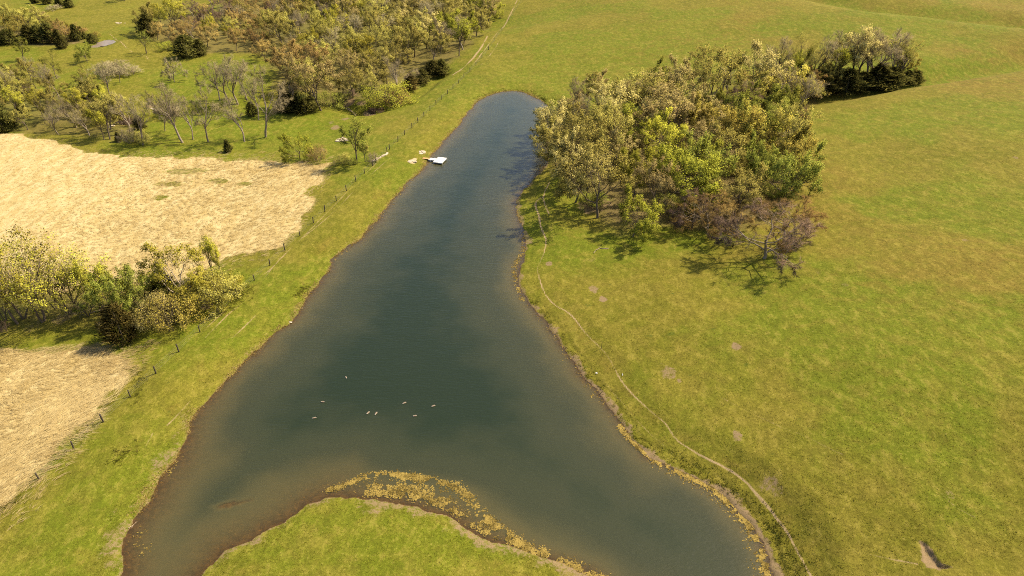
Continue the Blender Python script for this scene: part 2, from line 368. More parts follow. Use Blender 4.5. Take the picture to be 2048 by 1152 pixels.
def plain(name, a, b, sc=6.0, rough=.8, bmp=.0, spec=.3):
    t = NT(name); p = t.n("ShaderNodeTexCoord").outputs["Object"]; n = t.noise(sc, 4, .6, p)
    return t.done(t.princ(t.mix(t.ramp(n, .3, .7), a, b), rough, t.bump(n, bmp, .05) if bmp else None, spec))

M = {}
M['silt'] = plain('silty_creek_water', (.17, .13, .095), (.22, .17, .125), .5, .3, 0, .25); M['ground'] = ground_material(); M['water'] = water_material()
M['olive'] = leaf_material("olive_buds", (0.285, 0.245, 0.048), (0.47, 0.405, 0.105), 0.25)
M['tan'] = leaf_material("tan_catkins", (0.37, 0.29, 0.092), (0.58, 0.47, 0.18), 0.25)
M['yellow'] = leaf_material("yellow_green_leaves", (0.35, 0.32, 0.028), (0.55, 0.49, 0.075), 0.3)
M['fresh'] = leaf_material("fresh_green_leaves", (0.18, 0.197, 0.022), (0.35, 0.345, 0.07), 0.27)
M['lime'] = leaf_material("lime_green_leaves", (0.26, 0.262, 0.022), (0.41, 0.395, 0.06), 0.27)
M['rust'] = leaf_material("rust_brown_buds", (0.31, 0.205, 0.06), (0.46, 0.32, 0.112), 0.25)
M['gold'] = leaf_material("golden_leaves", (0.34, 0.27, 0.042), (0.52, 0.425, 0.095), 0.25)
M['grey'] = leaf_material("grey_brown_twigs", (.27, .215, .115), (.42, .345, .195), .1)
M['purple'] = leaf_material("purple_brown_twigs", (.16, .102, .072), (.25, .168, .115), .1)
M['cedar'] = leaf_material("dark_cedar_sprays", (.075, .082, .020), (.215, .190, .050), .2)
M['cedar_brown'] = leaf_material("brown_tipped_cedar_sprays", (.085, .076, .020), (.25, .185, .052), .3)
M['bark'] = bark_material("dark_bark", (.085, .062, .042), (.165, .128, .090))
M['bark_pale'] = bark_material("pale_bark", (.26, .20, .145), (.46, .37, .27))
M['bark_grey'] = bark_material("grey_bark", (.18, .14, .10), (.30, .24, .175))

# ------------------------------------------------------------------ ground sheet
def near_line(pl, w, r=None):
    pl = np.asarray(pl); r = r or w * 2.2; lo = pl.min(0) - r; hi = pl.max(0) + r
    m = (X > lo[0]) & (X < hi[0]) & (Y > lo[1]) & (Y < hi[1]); d = np.full(X.shape, 1e3); d[m] = dist_line(X[m], Y[m], pl); return d
def area(pl):
    pl = np.asarray(pl); lo = pl.min(0) - 6; hi = pl.max(0) + 6
    m = (X > lo[0]) & (X < hi[0]) & (Y > lo[1]) & (Y < hi[1]); d = np.full(X.shape, -50.0); d[m] = sdist(X[m], Y[m], pl); return d
field_a_px = [(-260,262),(0,268),(50,271),(105,280),(135,289),(160,299),(225,309),(295,312),(375,314),(425,316),(475,320),(512,321),(587,325),
 (652,327),(648,358),(624,374),(612,388),(626,408),(612,430),(604,450),(574,468),(554,493),(527,500),(500,506),(457,520),(425,535),(380,560),(300,572),(120,585),(0,580),(-260,600)]
field_b_px = [(-200,704),(0,701),(75,700),(110,708),(150,698),(195,696),(225,708),(262,721),(256,738),(266,750),(250,766),(240,783),(217,788),(200,811),(190,836),
 (160,851),(155,864),(120,891),(95,921),(62,946),(32,976),(12,1004),(-10,1020),(-200,1130)]
field_a = atl(field_a_px)[:, :2]; field_b = atl(field_b_px)[:, :2]
dA = area(field_a); dB = area(field_b); wob = (fbm(X, Y, 4.0, 41, 4) - .5) * 5
straw = np.maximum(ss(-1.2, 1.6, dA + wob), ss(-.8, 1.2, dB + wob * .6))
for (a, b, rx, ry) in [(380,342,5,2.5),(336,368,5,2.2),(425,361,4,2),(320,395,2,1.5),(484,368,3,1.6)]:
    q = at(a, b)[0]; straw *= 1 - .62 * ss(1.5, .3, np.hypot((X - q[0]) / rx, (Y - q[1]) / ry) + wob * .3 + (fbm(X, Y, 1.2, 43, 3) - .5) * 1.2)
path = np.zeros_like(X); mud = np.zeros_like(X); litter = np.zeros_like(X); weed = np.zeros_like(X); pale = np.zeros_like(X)
def trail(px, w, k=1.0):
    global path
    path = np.maximum(path, k * (.55 + .75 * fbm(X, Y, 5, 15, 2) * 1.0 - .1) * ss(w * 1.15, w * .2, near_line(smooth_line(atl(px)[:, :2], 2), w * 1.5)))
trails = []
main_trail = [(1092,478),(1090,503),(1078,528),(1074,540),(1084,576),(1096,598),(1116,615),(1134,622),(1154,643),(1174,671),(1199,693),(1219,716),(1241,761),
 (1264,788),(1289,811),(1311,831),(1331,846),(1343,866),(1353,880),(1374,894),(1409,916),(1454,936),(1494,964),(1508,983),(1536,1011),(1551,1034),(1573,1061),(1586,1086),(1603,1119),(1623,1152),(1650,1210)]
trail(main_trail, .24)
trail([(1099,365),(1085,393),(1091,413),(1098,428)], .3); trail([(1083,395),(1071,403),(1071,415),(1079,433),(1080,450),(1092,478)], .3)
trail([(1206,761),(1231,791),(1254,816),(1274,841),(1300,868),(1330,893)], .2, .7)
trail([(1254,681),(1299,716),(1329,731),(1369,746),(1394,763),(1424,786),(1454,801),(1486,818),(1536,842),(1571,858),(1603,869),(1648,891),(1686,909)], .22, .66)
trail([(1254,623),(1290,645),(1319,663)], .22, .7)
for pl in ([(1640,210),(1660,205),(1690,220),(1720,222)], [(1700,1000),(1780,960),(1900,930),(2048,915)], [(1450,620),(1560,700),(1660,790),(1720,880)], [(1990,480),(1930,560),(1900,660),(1925,760)], [(1130,520),(1160,545),(1180,580)], [(1300,560),(1420,575),(1560,560)]): trail(pl, .5, .36)
trail([(1500,975),(1520,1000),(1545,1025)], .3, .7); trail([(1720,1104),(1745,1110),(1780,1118),(1835,1128)], .22, .6); trail([(1860,960),(1900,1008),(1950,1035)], .25, .6)
trail([(1766,200),(1742,210),(1733,224),(1734,240),(1756,270),(1776,300),(1790,312)], .7, .45); trail([(1800,340),(1770,390),(1738,440),(1722,480),(1700,520),(1670,560)], 1.3, .36); trail([(1640,410),(1625,440),(1615,470),(1608,505)], 1.2, .42)
trail([(1040,-10),(1020,30),(1000,60),(980,85),(960,112),(945,130)], .5, .9); trail([(975,72),(965,92),(948,115),(925,138),(905,150)], .7, .95); trail([(1012,60),(985,105),(962,130)], .4, .7)
trail([(807,296),(760,332),(707,383),(690,402),(632,455),(562,513),(517,570)], .26, .72)
trail([(512,584),(478,612),(462,623),(430,655),(410,676)], .3, .72); trail([(512,630),(490,652),(462,678)], .28, .8); trail([(380,802),(355,830),(335,850)], .3, .7); trail([(306,866),(290,895)], .3, .6)
trail([(779,300),(752,327),(735,344),(712,366),(690,388),(668,412),(645,434),(610,470),(575,503),(545,535),(512,560),(475,600),(420,648),(380,690),(352,712)], .3, .66)
trail([(220,68),(240,82),(252,95),(265,105)], .5, .8); trail([(280,108),(292,112),(300,122)], .4, .8)
for pl in ([(1640,560),(1800,620),(1900,640),(2048,640)], [(1900,430),(1990,470),(2048,500)], [(1540,560),(1600,570),(1700,640)]): trail(pl, .5, .42)
def patch(lst, arr, jit=1.0):
    for a, b, r, k in lst:
        q = at(a, b)[0]; m = np.hypot(X - q[0], Y - q[1]) < r * 3
        arr[m] = np.maximum(arr[m], k * ss(1.25, .55, np.hypot(X[m] - q[0], (Y[m] - q[1]) * .8) / r + (fbm(X[m], Y[m], 1.3, 51, 3) - .5) * 1.1 * jit))
patch([(1098,527,.7,.8),(1185,579,1.1,.75),(1206,597,.85,1),(1183,520,.8,.5),(1340,745,1.3,.65),(1358,760,.5,.7),(1472,692,.7,.8),(1475,872,.8,.7),(1536,966,1.4,.62),(1555,985,1.0,.5),
       (1690,570,.7,.5),(1930,480,.8,.55),(1900,990,.6,.5),(2030,315,.8,.6),(1637,545,.5,.5),(670,255,1.6,.75),(690,238,1.4,.7),(662,245,1.2,.6),(740,226,2.2,.95),(700,205,2.5,.9),(725,205,2.2,.9),(760,222,1.5,.8),
       (415,612,1.0,.8),(120,640,1.6,.6),(70,650,2,.45),(215,615,1.8,.6),(300,213,1.6,.8),(228,230,1.6,.7),(150,85,2.0,.6),(640,300,1.8,.6),(1180,415,3.2,.8),(1200,405,3,.8),(1215,88,1,.3)], mud)
patch([(845,305,.9,1),(824,323,.95,1),(830,318,.6,.9),(683,279,1.6,.9)], pale, .6)
inner = area(scarp); mud = np.maximum(mud, .9 * ss(-.4, .2, inner)); 
shore_w = ss(1.0, .1, D + (fbm(X, Y, 2.0, 61, 3) - .5) * 2.4)
left_low = ss(-28, -38, X) * ss(80, 62, Y)
mud = np.maximum(mud, shore_w * (.45 + .4 * ss(-20, 20, X)) * (D > -.2) * ss(260, 200, Y)); mud = np.maximum(mud, left_low * .58 * ss(3.0, .2, D + wob * 1.1 + (fbm(X, Y, 1.0, 44, 3) - .5) * 3) * (D > -.2))
spit = ss(64, 58, Y) * ss(-42, -36, X) * ss(16, 8, X) * (D > -.15); mud = np.maximum(mud, .66 * spit * ss(1.9, .1, D + (fbm(X, Y, 2.6, 62, 4) - .5) * 4.0)); mud = np.maximum(mud, .62 * ss(4, 12, X) * ss(115, 100, Y) * (D > -.15) * ss(1.4, .1, D + (fbm(X, Y, 2.2, 63, 4) - .5) * 3.2))
weed = ss(.12, -.1, D); litter_pl = []
brown = .35 + .65 * ss(15, 65, X) * ss(40, 90, Y) * ss(.35, .6, fbm(X, Y, 45, 71, 3)); brown = np.where(X < 5, .15, brown)
brown = np.maximum(brown, .8 * ss(1.0, 4, D) * ss(7, 3, D) * ss(.5, .6, fbm(X, Y, 3, 77, 3)))
lush = ss(.45, .62, fbm(X, Y, 24, 81, 4)) * .8
for a, b, rx, ry, k in [(600,260,25,20,1),(430,250,30,20,1),(420,150,25,30,1),(1180,495,18,10,.9),(1330,480,18,8,.9),(1130,390,8,14,.8),(440,650,10,10,.9),(250,700,20,6,.7),(760,1080,22,8,.7),(1130,170,30,40,.7),(1350,110,40,50,.7),(1850,150,60,14,1.0),(880,180,20,30,.7),(700,300,18,16,.7)]:
    q = at(a, b)[0]; lush = np.maximum(lush, k * ss(1.2, .5, np.hypot((X - q[0]) / rx, (Y - q[1]) / ry) + wob * .06))
grove_px = [(1108,222),(1104,260),(1112,300),(1108,350),(1150,398),(1195,432),(1262,468),(1330,452),(1400,462),(1470,470),(1560,410),(1600,350),(1600,290),(1598,230),(1640,192),(1740,178),(1820,166),(1815,140),(1700,146),(1560,160),(1480,178),(1400,205),(1300,214),(1200,224)]
wood_px = [(982,-25),(978,55),(930,105),(888,146),(828,176),(786,200),(740,202),(660,212),(565,213),(548,150),(522,108),(400,108),(372,98),(300,80),(262,58),(330,34),(425,24),(432,0),(425,-25)]
brush_px = [(-60,178),(60,168),(150,190),(215,196),(240,222),(285,258),(300,284),(230,284),(150,268),(0,260),(-60,258)]
clump_px = [(-80,560),(0,555),(120,560),(240,560),(330,560),(440,560),(470,580),(420,620),(350,655),(240,660),(140,640),(40,655),(-80,655)]
north_px = [(-60,40),(40,60),(120,72),(185,82),(130,92),(40,92),(-60,88)]
zones = {k: atl(v)[:, :2] for k, v in dict(grove=grove_px, wood=wood_px, brush=brush_px, clump=clump_px, north=north_px).items()}
for k, s in (('grove', .85), ('wood', .6), ('brush', .5), ('clump', .45), ('north', .7)):
    litter = np.maximum(litter, s * ss(-2, 4, area(zones[k]) + wob * 1.4))
V = np.stack([X, Y, Z], -1)
idx = (np.arange(R_ - 1)[:, None] * C_ + np.arange(C_ - 1)[None]).ravel()
F = np.stack([idx, idx + 1, idx + C_ + 1, idx + C_], -1)
me = mesh_np("ground", V, F, True, {"m1": np.stack([straw, mud, path, litter], -1), "m2": np.stack([lush, brown, weed, pale], -1)}, [M['ground']])
link("ground", me, kind="structure")

# ------------------------------------------------------------------ pond
def water_sheet(name, label=None):
    st = 2; Dg = D.reshape(R_, C_)[::st, ::st]; r2, c2 = Dg.shape
    vid = np.arange(r2 * c2).reshape(r2, c2); f = np.stack([vid[:-1, :-1], vid[:-1, 1:], vid[1:, 1:], vid[1:, :-1]], -1).reshape(-1, 4)
    m = Dg.ravel()[f].min(1) < .5; f = f[m]; used, inv = np.unique(f, return_inverse=True); f = inv.reshape(-1, 4)
    xx = GX[::st, ::st].ravel()[used]; yy = GY[::st, ::st].ravel()[used]; dep = -Z.reshape(R_, C_)[::st, ::st].ravel()[used]
    return link(name, mesh_np(name, np.stack([xx, yy, np.zeros_like(xx)], -1), f, True, {"depth": dep}, [M['water']]), kind="structure")
water_sheet("pond_water")
a = np.linspace(0, 2 * np.pi, 49)[:-1]; rr = 1 + .25 * np.sin(3 * a + 1) + .12 * np.sin(7 * a)
pv = np.stack([pool_c[0] + 3.6 * rr * np.cos(a), pool_c[1] + 7.5 * rr * np.sin(a), np.full(48, -3.02)], -1)
pv = np.vstack([pv, [[pool_c[0], pool_c[1], -3.02]]]); pf = np.array([(i, (i + 1) % 48, 48) for i in range(48)])
link("creek_pool_water", mesh_np("creek_pool_water", pv, pf, True, None, [M['silt']]), kind="structure")

# ------------------------------------------------------------------ tree kinds (each grown once, then copied)
def norm(v): return v / (np.linalg.norm(v) + 1e-9)
def grow(seed, H=12.0, trunk=.38, lead=.25, kids=(6, 5, 4, 3), ang=(45, 42, 40, 40), ratio=(1.0, .58, .52, .5), jit=.13, up=.10, tmin=.5, r0=None, lean=(0, 0), stems=1, stem_tilt=.5):
    g = np.random.default_rng(seed); segs = []; r0 = r0 or H * .017; maxlev = len(kids)
    cnt = [0]
    def branch(p, d, L, r, lev, lid=0):
        if lev == 2: cnt[0] += 1; lid = cnt[0]
        ns = (5, 4, 3, 2, 2)[lev]; nodes = [(p, d, r)]
        for i in range(ns):
            d = norm(d + g.normal(size=3) * jit * (1 + .3 * lev) + np.array([0, 0, up if lev else .05])); q = p + d * L / ns
            r1 = r * (1 - .62 * (i + 1) / ns / (1 if lev else 1.4)) if i < ns - 1 or lev == 0 else r * .3
            segs.append((p, q, nodes[-1][2], r1, lev, lid)); p = q; nodes.append((p, d, r1))
        if lev >= maxlev: return
        n = kids[lev]; az0 = g.uniform(0, 6.28)
        for k in range(n):
            tt = (tmin if lev == 0 else .28) + (1 - (tmin if lev == 0 else .28)) * (k + g.uniform(.1, .9)) / n
            f = tt * ns; i = min(int(f), ns - 1); a, b = nodes[i], nodes[i+1]; pp = a[0] + (b[0] - a[0]) * (f - i); dd = b[1]; rr = max(a[2] + (b[2] - a[2]) * (f - i), .004)
            an = math.radians(ang[lev] * g.uniform(.65, 1.3)); az = az0 + k * 2.4 + g.uniform(-.4, .4)
            s = norm(np.cross(dd, [.31, .77, .22])); v = np.cross(dd, s); nd = dd * math.cos(an) + (s * math.cos(az) + v * math.sin(az)) * math.sin(an)
            Lb = (H * lead * 1.7 if lev == 0 else L * ratio[lev]) * g.uniform(.75, 1.2) * (1.12 - .35 * tt)
            branch(pp, norm(nd), Lb, rr * (.62 if lev == 0 else .55), lev + 1, lid)
    for sidx in range(stems):
        a = sidx * 2.4 + g.uniform(-.4, .4); tl = stem_tilt * g.uniform(.5, 1.2) if stems > 1 else 0
        d0 = norm(np.array([lean[0] + tl * math.cos(a), lean[1] + tl * math.sin(a), 1.0])); L0 = H * trunk * (g.uniform(.8, 1.15) if stems > 1 else 1)
        branch(np.array([.12 * stems * .3 * math.cos(a) if stems > 1 else 0, .12 * stems * .3 * math.sin(a) if stems > 1 else 0, -.25]), d0, L0, r0 * (.7 if stems > 1 else 1), 0)
    return segs
def tubes(segs, kmin=.012):
    p0 = np.array([s[0] for s in segs]); p1 = np.array([s[1] for s in segs]); ra = np.maximum([s[2] for s in segs], kmin); rb = np.maximum([s[3] for s in segs], kmin * .7)
    d = p1 - p0; d /= np.linalg.norm(d, axis=1, keepdims=True) + 1e-9; s = np.cross(d, [.3, .7, .65]); s /= np.linalg.norm(s, axis=1, keepdims=True) + 1e-9; v = np.cross(d, s)
    lev = np.array([q[4] for q in segs]); Vs, Fs = [], []; base = 0
    for sides, sel in ((6, lev == 0), (4, (lev == 1)), (3, lev > 1)):
        if not sel.any(): continue
        n = sel.sum(); an = np.arange(sides) / sides * 2 * np.pi
        ring = s[sel][:, None] * np.cos(an)[None, :, None] + v[sel][:, None] * np.sin(an)[None, :, None]
        A = p0[sel][:, None] + ring * ra[sel][:, None, None]; B = p1[sel][:, None] + ring * rb[sel][:, None, None]
        Vs.append(np.concatenate([A, B], 1).reshape(-1, 3)); i = np.arange(sides); j = (i + 1) % sides
        f = np.stack([i, j, j + sides, i + sides], -1)[None] + (np.arange(n) * 2 * sides)[:, None, None] + base
        Fs.append(f.reshape(-1, 4)); base += n * 2 * sides
    return np.vstack(Vs), np.vstack(Fs)
def leaves(segs, n, size, seed, spread=.28, long=False, minlev=2, shell=2.2):
    g = np.random.default_rng(seed); T = [s for s in segs if s[4] >= minlev]; L = np.array([np.linalg.norm(s[1] - s[0]) * (1 + .6 * (s[4] - minlev)) for s in T])
    if shell:
        mp = np.array([(s[0] + s[1]) / 2 for s in T]); zc = np.percentile(mp[:, 2], 42); cc = np.array([mp[:, 0].mean(), mp[:, 1].mean(), zc])
        rr = np.percentile(np.hypot(mp[:, 0] - cc[0], mp[:, 1] - cc[1]), 92); rho = np.sqrt(((mp[:, :2] - cc[:2]) ** 2).sum(1) / rr ** 2 + ((mp[:, 2] - zc) / (mp[:, 2].max() - zc)) ** 2)
        L = L * np.clip(rho, .15, 1.1) ** shell
    k = g.choice(len(T), n, p=L / L.sum()); t = g.random(n)[:, None]; a = np.array([s[0] for s in T])[k]; b = np.array([s[1] for s in T])[k]
    c = a + (b - a) * t + g.normal(size=(n, 3)) * spread * (.3 if long else 1); dirb = (b - a) / (np.linalg.norm(b - a, axis=1, keepdims=True) + 1e-9)
    clump = .5 + .5 * np.sin(k * 12.9898) 
    if long:
        d = dirb + g.normal(size=(n, 3)) * .55 + np.array([0, 0, .15]); d /= np.linalg.norm(d, axis=1, keepdims=True); s_ = np.cross(d, g.normal(size=(n, 3))); s_ /= np.linalg.norm(s_, axis=1, keepdims=True) + 1e-9
        ln = size * g.uniform(.6, 1.5, (n, 1)); w = (.0095 if n < 9000 else .013) * g.uniform(.7, 1.5, (n, 1)); V = np.stack([c - s_ * w, c + s_ * w, c + d * ln], 1)
    else:
        nn = g.normal(size=(n, 3)) + np.array([.15, 0, 1.0]); nn /= np.linalg.norm(nn, axis=1, keepdims=True); u_ = np.cross(nn, g.normal(size=(n, 3))); u_ /= np.linalg.norm(u_, axis=1, keepdims=True) + 1e-9; w_ = np.cross(nn, u_); w_ /= np.linalg.norm(w_, axis=1, keepdims=True) + 1e-9
        s_ = size * g.uniform(.55, 1.35, (n, 1)); V = np.stack([c + u_ * s_ * .75, c - u_ * s_ * .45 + w_ * s_ * .5, c - u_ * s_ * .45 - w_ * s_ * .5], 1)
    tint = np.clip(.35 + .35 * clump + g.normal(size=n) * .13, 0, 1)
    lid = np.array([s[5] for s in T])[k]; cc = c.mean(0) - np.array([0, 0, .12 * np.ptp(c[:, 2])]); m = lid.max() + 1
    cen = np.stack([np.bincount(lid, c[:, i], m) for i in range(3)], -1) / np.maximum(np.bincount(lid, minlength=m), 1)[:, None]
    dome = c - cc; dome /= np.linalg.norm(dome, axis=1, keepdims=True) + 1e-9; cl = c - cen[lid] + np.array([0, 0, .25]); cl /= np.linalg.norm(cl, axis=1, keepdims=True) + 1e-9
    nrm = dome * .42 + cl * .55 + g.normal(size=(n, 3)) * .13 + np.array([0, 0, .36]); nrm /= np.linalg.norm(nrm, axis=1, keepdims=True)
    return V.reshape(-1, 3), np.arange(n * 3).reshape(-1, 3), np.repeat(tint, 3), np.repeat(nrm, 3, 0)
PROTO = {}
def add_proto(name, segs, leaf=None, tmax=9):
    tv, tf = tubes([s for s in segs if s[4] <= tmax]); tr = mesh_np(name + "_trunk", tv, tf, True, None, [M['bark']])
    cr = None
    if leaf is not None:
        cr = mesh_np(name + "_crown", leaf[0], leaf[1], False, {"tint": leaf[2]}, [M['olive']])
        if leaf[3] is not None:
            up_normals(cr, leaf[3])
    top = max(s[1][2] for s in segs); PROTO[name] = (tr, cr, top)
for i in range(4):
    sg = grow(100 + i, trunk=.36, lead=.28, kids=(6, 5, 4, 3), ang=(48, 42, 42, 40), tmin=.5); add_proto(f"round{i}", sg, leaves(sg, 8400, .155, i, .19), 3)
for i in range(2):
    sg = grow(120 + i, trunk=.30, lead=.29, kids=(7, 6, 4, 3), ang=(58, 45, 42, 40), tmin=.4); add_proto(f"dense{i}", sg, leaves(sg, 13000, .17, 10 + i, .22), 2)
for i in range(3):
    sg = grow(140 + i, trunk=.55, lead=.20, kids=(8, 5, 4, 3), ang=(34, 36, 38, 40), tmin=.38); add_proto(f"upright{i}", sg, leaves(sg, 5600, .155, 20 + i, .20), 3)
for i in range(3):
    sg = grow(160 + i, trunk=.42, lead=.24, kids=(5, 5, 4, 3), ang=(36, 40, 42, 45), tmin=.5, stems=(3, 2, 1)[i], stem_tilt=.42, lean=((0, 0), (-.1, .1), (-.38, .1))[i], up=.06)
    add_proto(f"willow{i}", sg, leaves(sg, 3800, .13, 30 + i, .22), 3)
for i in range(4):
    sg = grow(180 + i, trunk=.50 if i < 3 else .34, lead=.26, kids=(6, 5, 4, 3), ang=(30, 30, 36, 40) if i < 3 else (60, 48, 45, 45), tmin=.42 if i < 3 else .25, up=.17 if i < 3 else .04, jit=.15)
    add_proto(f"bare{i}", sg, leaves(sg, 4600 if i < 3 else 12000, .55, 40 + i, .15, True), 3)
for i in range(3):
    sg = grow(200 + i, H=4.0, trunk=.42, lead=.24, kids=(4, 4, 3), ang=(40, 42, 45), tmin=.3, stems=8, stem_tilt=.75, r0=.05)
    add_proto(f"shrub{i}", sg, leaves(sg, 7000, .075, 50 + i, .16, False, 1), 2)
sg = grow(210, H=4.0, trunk=.42, lead=.26, kids=(4, 4, 3), ang=(40, 42, 45), tmin=.3, stems=9, stem_tilt=.7, r0=.05); add_proto("twigshrub", sg, leaves(sg, 5000, .34, 55, .1, True, 1), 2)
sg = grow(220, H=6.0, trunk=.9, lead=.12, kids=(4, 2), ang=(40, 45), tmin=.6, r0=.16); add_proto("snag", sg, None)
def add_cedar(name, seed, H=6.0, R=2.2, n=4200, taper=.75):
    g = np.random.default_rng(seed); t = g.random(n) ** 1.15; az = g.uniform(0, 6.283, n); lump = 1 + .30 * np.sin(az * 3 + seed + t * 6) + .26 * np.sin(az * 5 + t * 17 + seed)
    ring = np.floor(t * 11) / 11; prof = (1 - t) ** taper * (.55 + .45 * ss(0, .22, t)) * lump * (1 + .22 * np.sin(t * 34 + az * 2)); r = R * prof * np.sqrt(g.uniform(.4, 1.15, n))
    c = np.stack([r * np.cos(az), r * np.sin(az), .15 + t * H], -1); o = np.stack([np.cos(az), np.sin(az), np.full(n, .55)], -1) + g.normal(size=(n, 3)) * .28; o /= np.linalg.norm(o, axis=1, keepdims=True)
    s_ = np.cross(o, g.normal(size=(n, 3))); s_ /= np.linalg.norm(s_, axis=1, keepdims=True); L = g.uniform(.35, 1.05, (n, 1)) * (.7 + .5 * (g.random((n, 1)) < .25)); w = g.uniform(.05, .12, (n, 1))
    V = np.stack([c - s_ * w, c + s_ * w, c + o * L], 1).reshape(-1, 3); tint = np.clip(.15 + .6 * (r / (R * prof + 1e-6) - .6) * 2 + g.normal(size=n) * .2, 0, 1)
    tv, tf = tubes([(np.array([0, 0, -.2]), np.array([0, 0, H * .5]), .12, .08, 0), (np.array([0, 0, H * .5]), np.array([.02, 0, H * .95]), .08, .02, 0)])
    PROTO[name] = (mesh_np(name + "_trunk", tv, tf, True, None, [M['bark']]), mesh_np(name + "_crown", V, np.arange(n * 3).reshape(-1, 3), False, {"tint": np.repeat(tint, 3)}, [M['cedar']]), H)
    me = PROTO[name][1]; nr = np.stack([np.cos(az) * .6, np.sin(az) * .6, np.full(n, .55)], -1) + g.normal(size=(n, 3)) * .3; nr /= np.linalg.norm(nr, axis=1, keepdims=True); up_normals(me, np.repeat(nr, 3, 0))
for i in range(3): add_cedar(f"cedar{i}", 300 + i, 6.0, (2.0, 2.5, 3.0)[i], 4600, (.8, .62, .48)[i])

TREES = []
def top_z(w, tpy):
    _, dy, dz = ray(0, tpy); return CAM_H + dz * w[1] / dy
def tree(px, pyb, top, kind, leafm, zone, wide=1.0, bark='bark', h=None):
    w = at(px, pyb)[0]
    hh = h if h else max(1.0, top_z(w, top) - w[2])
    TREES.append(dict(w=w, h=hh, kind=kind, leaf=leafm, bark=bark, zone=zone, wide=wide, px=px, py=pyb))
R4 = lambda: f"round{random.randrange(4)}"
D2 = lambda: f"dense{random.randrange(2)}"
U3 = lambda: f"upright{random.randrange(3)}"
B3 = lambda: f"bare{random.randrange(3)}"
C3 = lambda: f"cedar{random.randrange(3)}"
S3 = lambda: f"shrub{random.randrange(3)}"
KF = dict(r=R4, d=D2, u=U3, b=B3, c=C3, s=S3)
def many(zone, lst):
    for t in lst:
        k = t[3]; kind = KF[k]() if k in KF else k
        tree(t[0], t[1], t[2], kind, t[4], zone, t[5] if len(t) > 5 else 1.0, t[6] if len(t) > 6 else ('bark_grey' if kind.startswith('bare') else 'bark'))
# right bank grove
many('grove', [(1120,262,196,'d','fresh',.9),(1150,256,178,'r','tan'),(1112,332,238,'r','olive',1.15),(1142,348,225,'r','olive',1.1),(1192,348,215,'r','olive',1.1),(1195,436,284,'r','olive',1.05),
 (1150,405,300,'r','tan',1.1),(1266,474,385,'d','lime',1.0),(1240,352,250,'r','tan'),(1270,392,288,'d','lime',.95),(1310,425,312,'r','tan'),(1295,302,205,'d','lime'),(1335,335,222,'r','yellow',1.1),
 (1230,272,160,'r','tan',1.2),(1290,238,130,'r','tan',1.2),(1258,228,136,'r','olive',1.1),(1342,226,106,'r','tan',1.05),(1312,262,150,'r','olive',1.2),(1345,290,168,'r','tan',1.3),(1400,288,196,'d','gold',1.0),
 (1422,232,88,'r','olive',1.0),(1490,206,76,'r','tan',1.15),(1445,182,92,'u','olive',1.2),(1462,262,160,'d','fresh',.9),(1450,238,172,'d','lime',.8),(1484,244,165,'bare3','purple',.9),(1516,322,206,'d','gold',1.0),
 (1410,384,276,'d','fresh',.9),(1372,372,282,'d','lime',1.0),(1476,424,322,'r','olive',1.3),(1502,352,272,'d','fresh',1.0),(1566,406,278,'dense0','fresh',.9),(1596,386,312,'d','fresh',.7),(1540,384,294,'d','fresh',.9),
 (1415,462,384,'bare3','rust',1.1),(1384,456,380,'bare3','purple',1.0),(1442,468,405,'bare3','rust',1.2),(1528,517,408,'bare3','purple',1.25),(1566,487,396,'bare3','rust',1.15),
 (1592,288,216,'u','rust',.8),(1603,268,212,'bare1','purple',.8),(1606,287,262,'snag','grey',.6,'bark_pale'),
 (1546,166,76,'b','grey',.8,'bark'),(1580,166,64,'b','olive',.9),(1626,168,60,'bare0','grey',1.0,'bark'),(1655,166,88,'u','yellow',.9),(1600,168,95,'u','lime',.9),(1700,166,48,'u','tan',1.0),(1732,170,56,'bare1','grey',1.1),(1752,168,55,'bare2','grey',1.3),(1772,166,62,'b','grey',1.2),(1792,156,78,'u','olive',1.0),(1802,150,94,'d','gold',.8),(1680,160,80,'u','olive',.9),(1565,172,105,'r','lime',1.0),(1640,170,112,'r','olive',1.0),
 (1560,160,70,'bare2','grey',1.0,'bark'),(1612,162,78,'bare1','olive',1.0,'bark'),(1668,160,62,'bare2','grey',1.0,'bark'),(1718,162,50,'bare0','tan',1.1,'bark'),(1745,164,60,'bare0','grey',1.2,'bark'),(1785,164,72,'bare1','olive',1.2,'bark'),(1650,182,135,'r','gold',1.1),(1608,186,128,'r','rust',1.2),(1500,186,138,'r','rust',1.2),(1532,180,122,'r','rust',1.2),(1570,180,130,'r','gold',1.0),
 (1530,198,150,'c','cedar_brown'),(1560,202,146,'c','cedar_brown'),(1585,198,152,'c','cedar'),(1608,199,152,'c','cedar'),(1640,186,144,'cedar2','cedar',1.3),(1662,187,152,'cedar1','cedar_brown',1.3),(1692,184,140,'cedar2','cedar',1.4),(1722,180,146,'cedar2','cedar',1.5),(1752,178,130,'cedar1','cedar',1.5),(1778,176,136,'cedar2','cedar',1.4),(1795,154,132,'cedar1','cedar',1.3),(1812,169,142,'cedar2','cedar',1.2),(1830,166,142,'cedar1','cedar',1.4)])
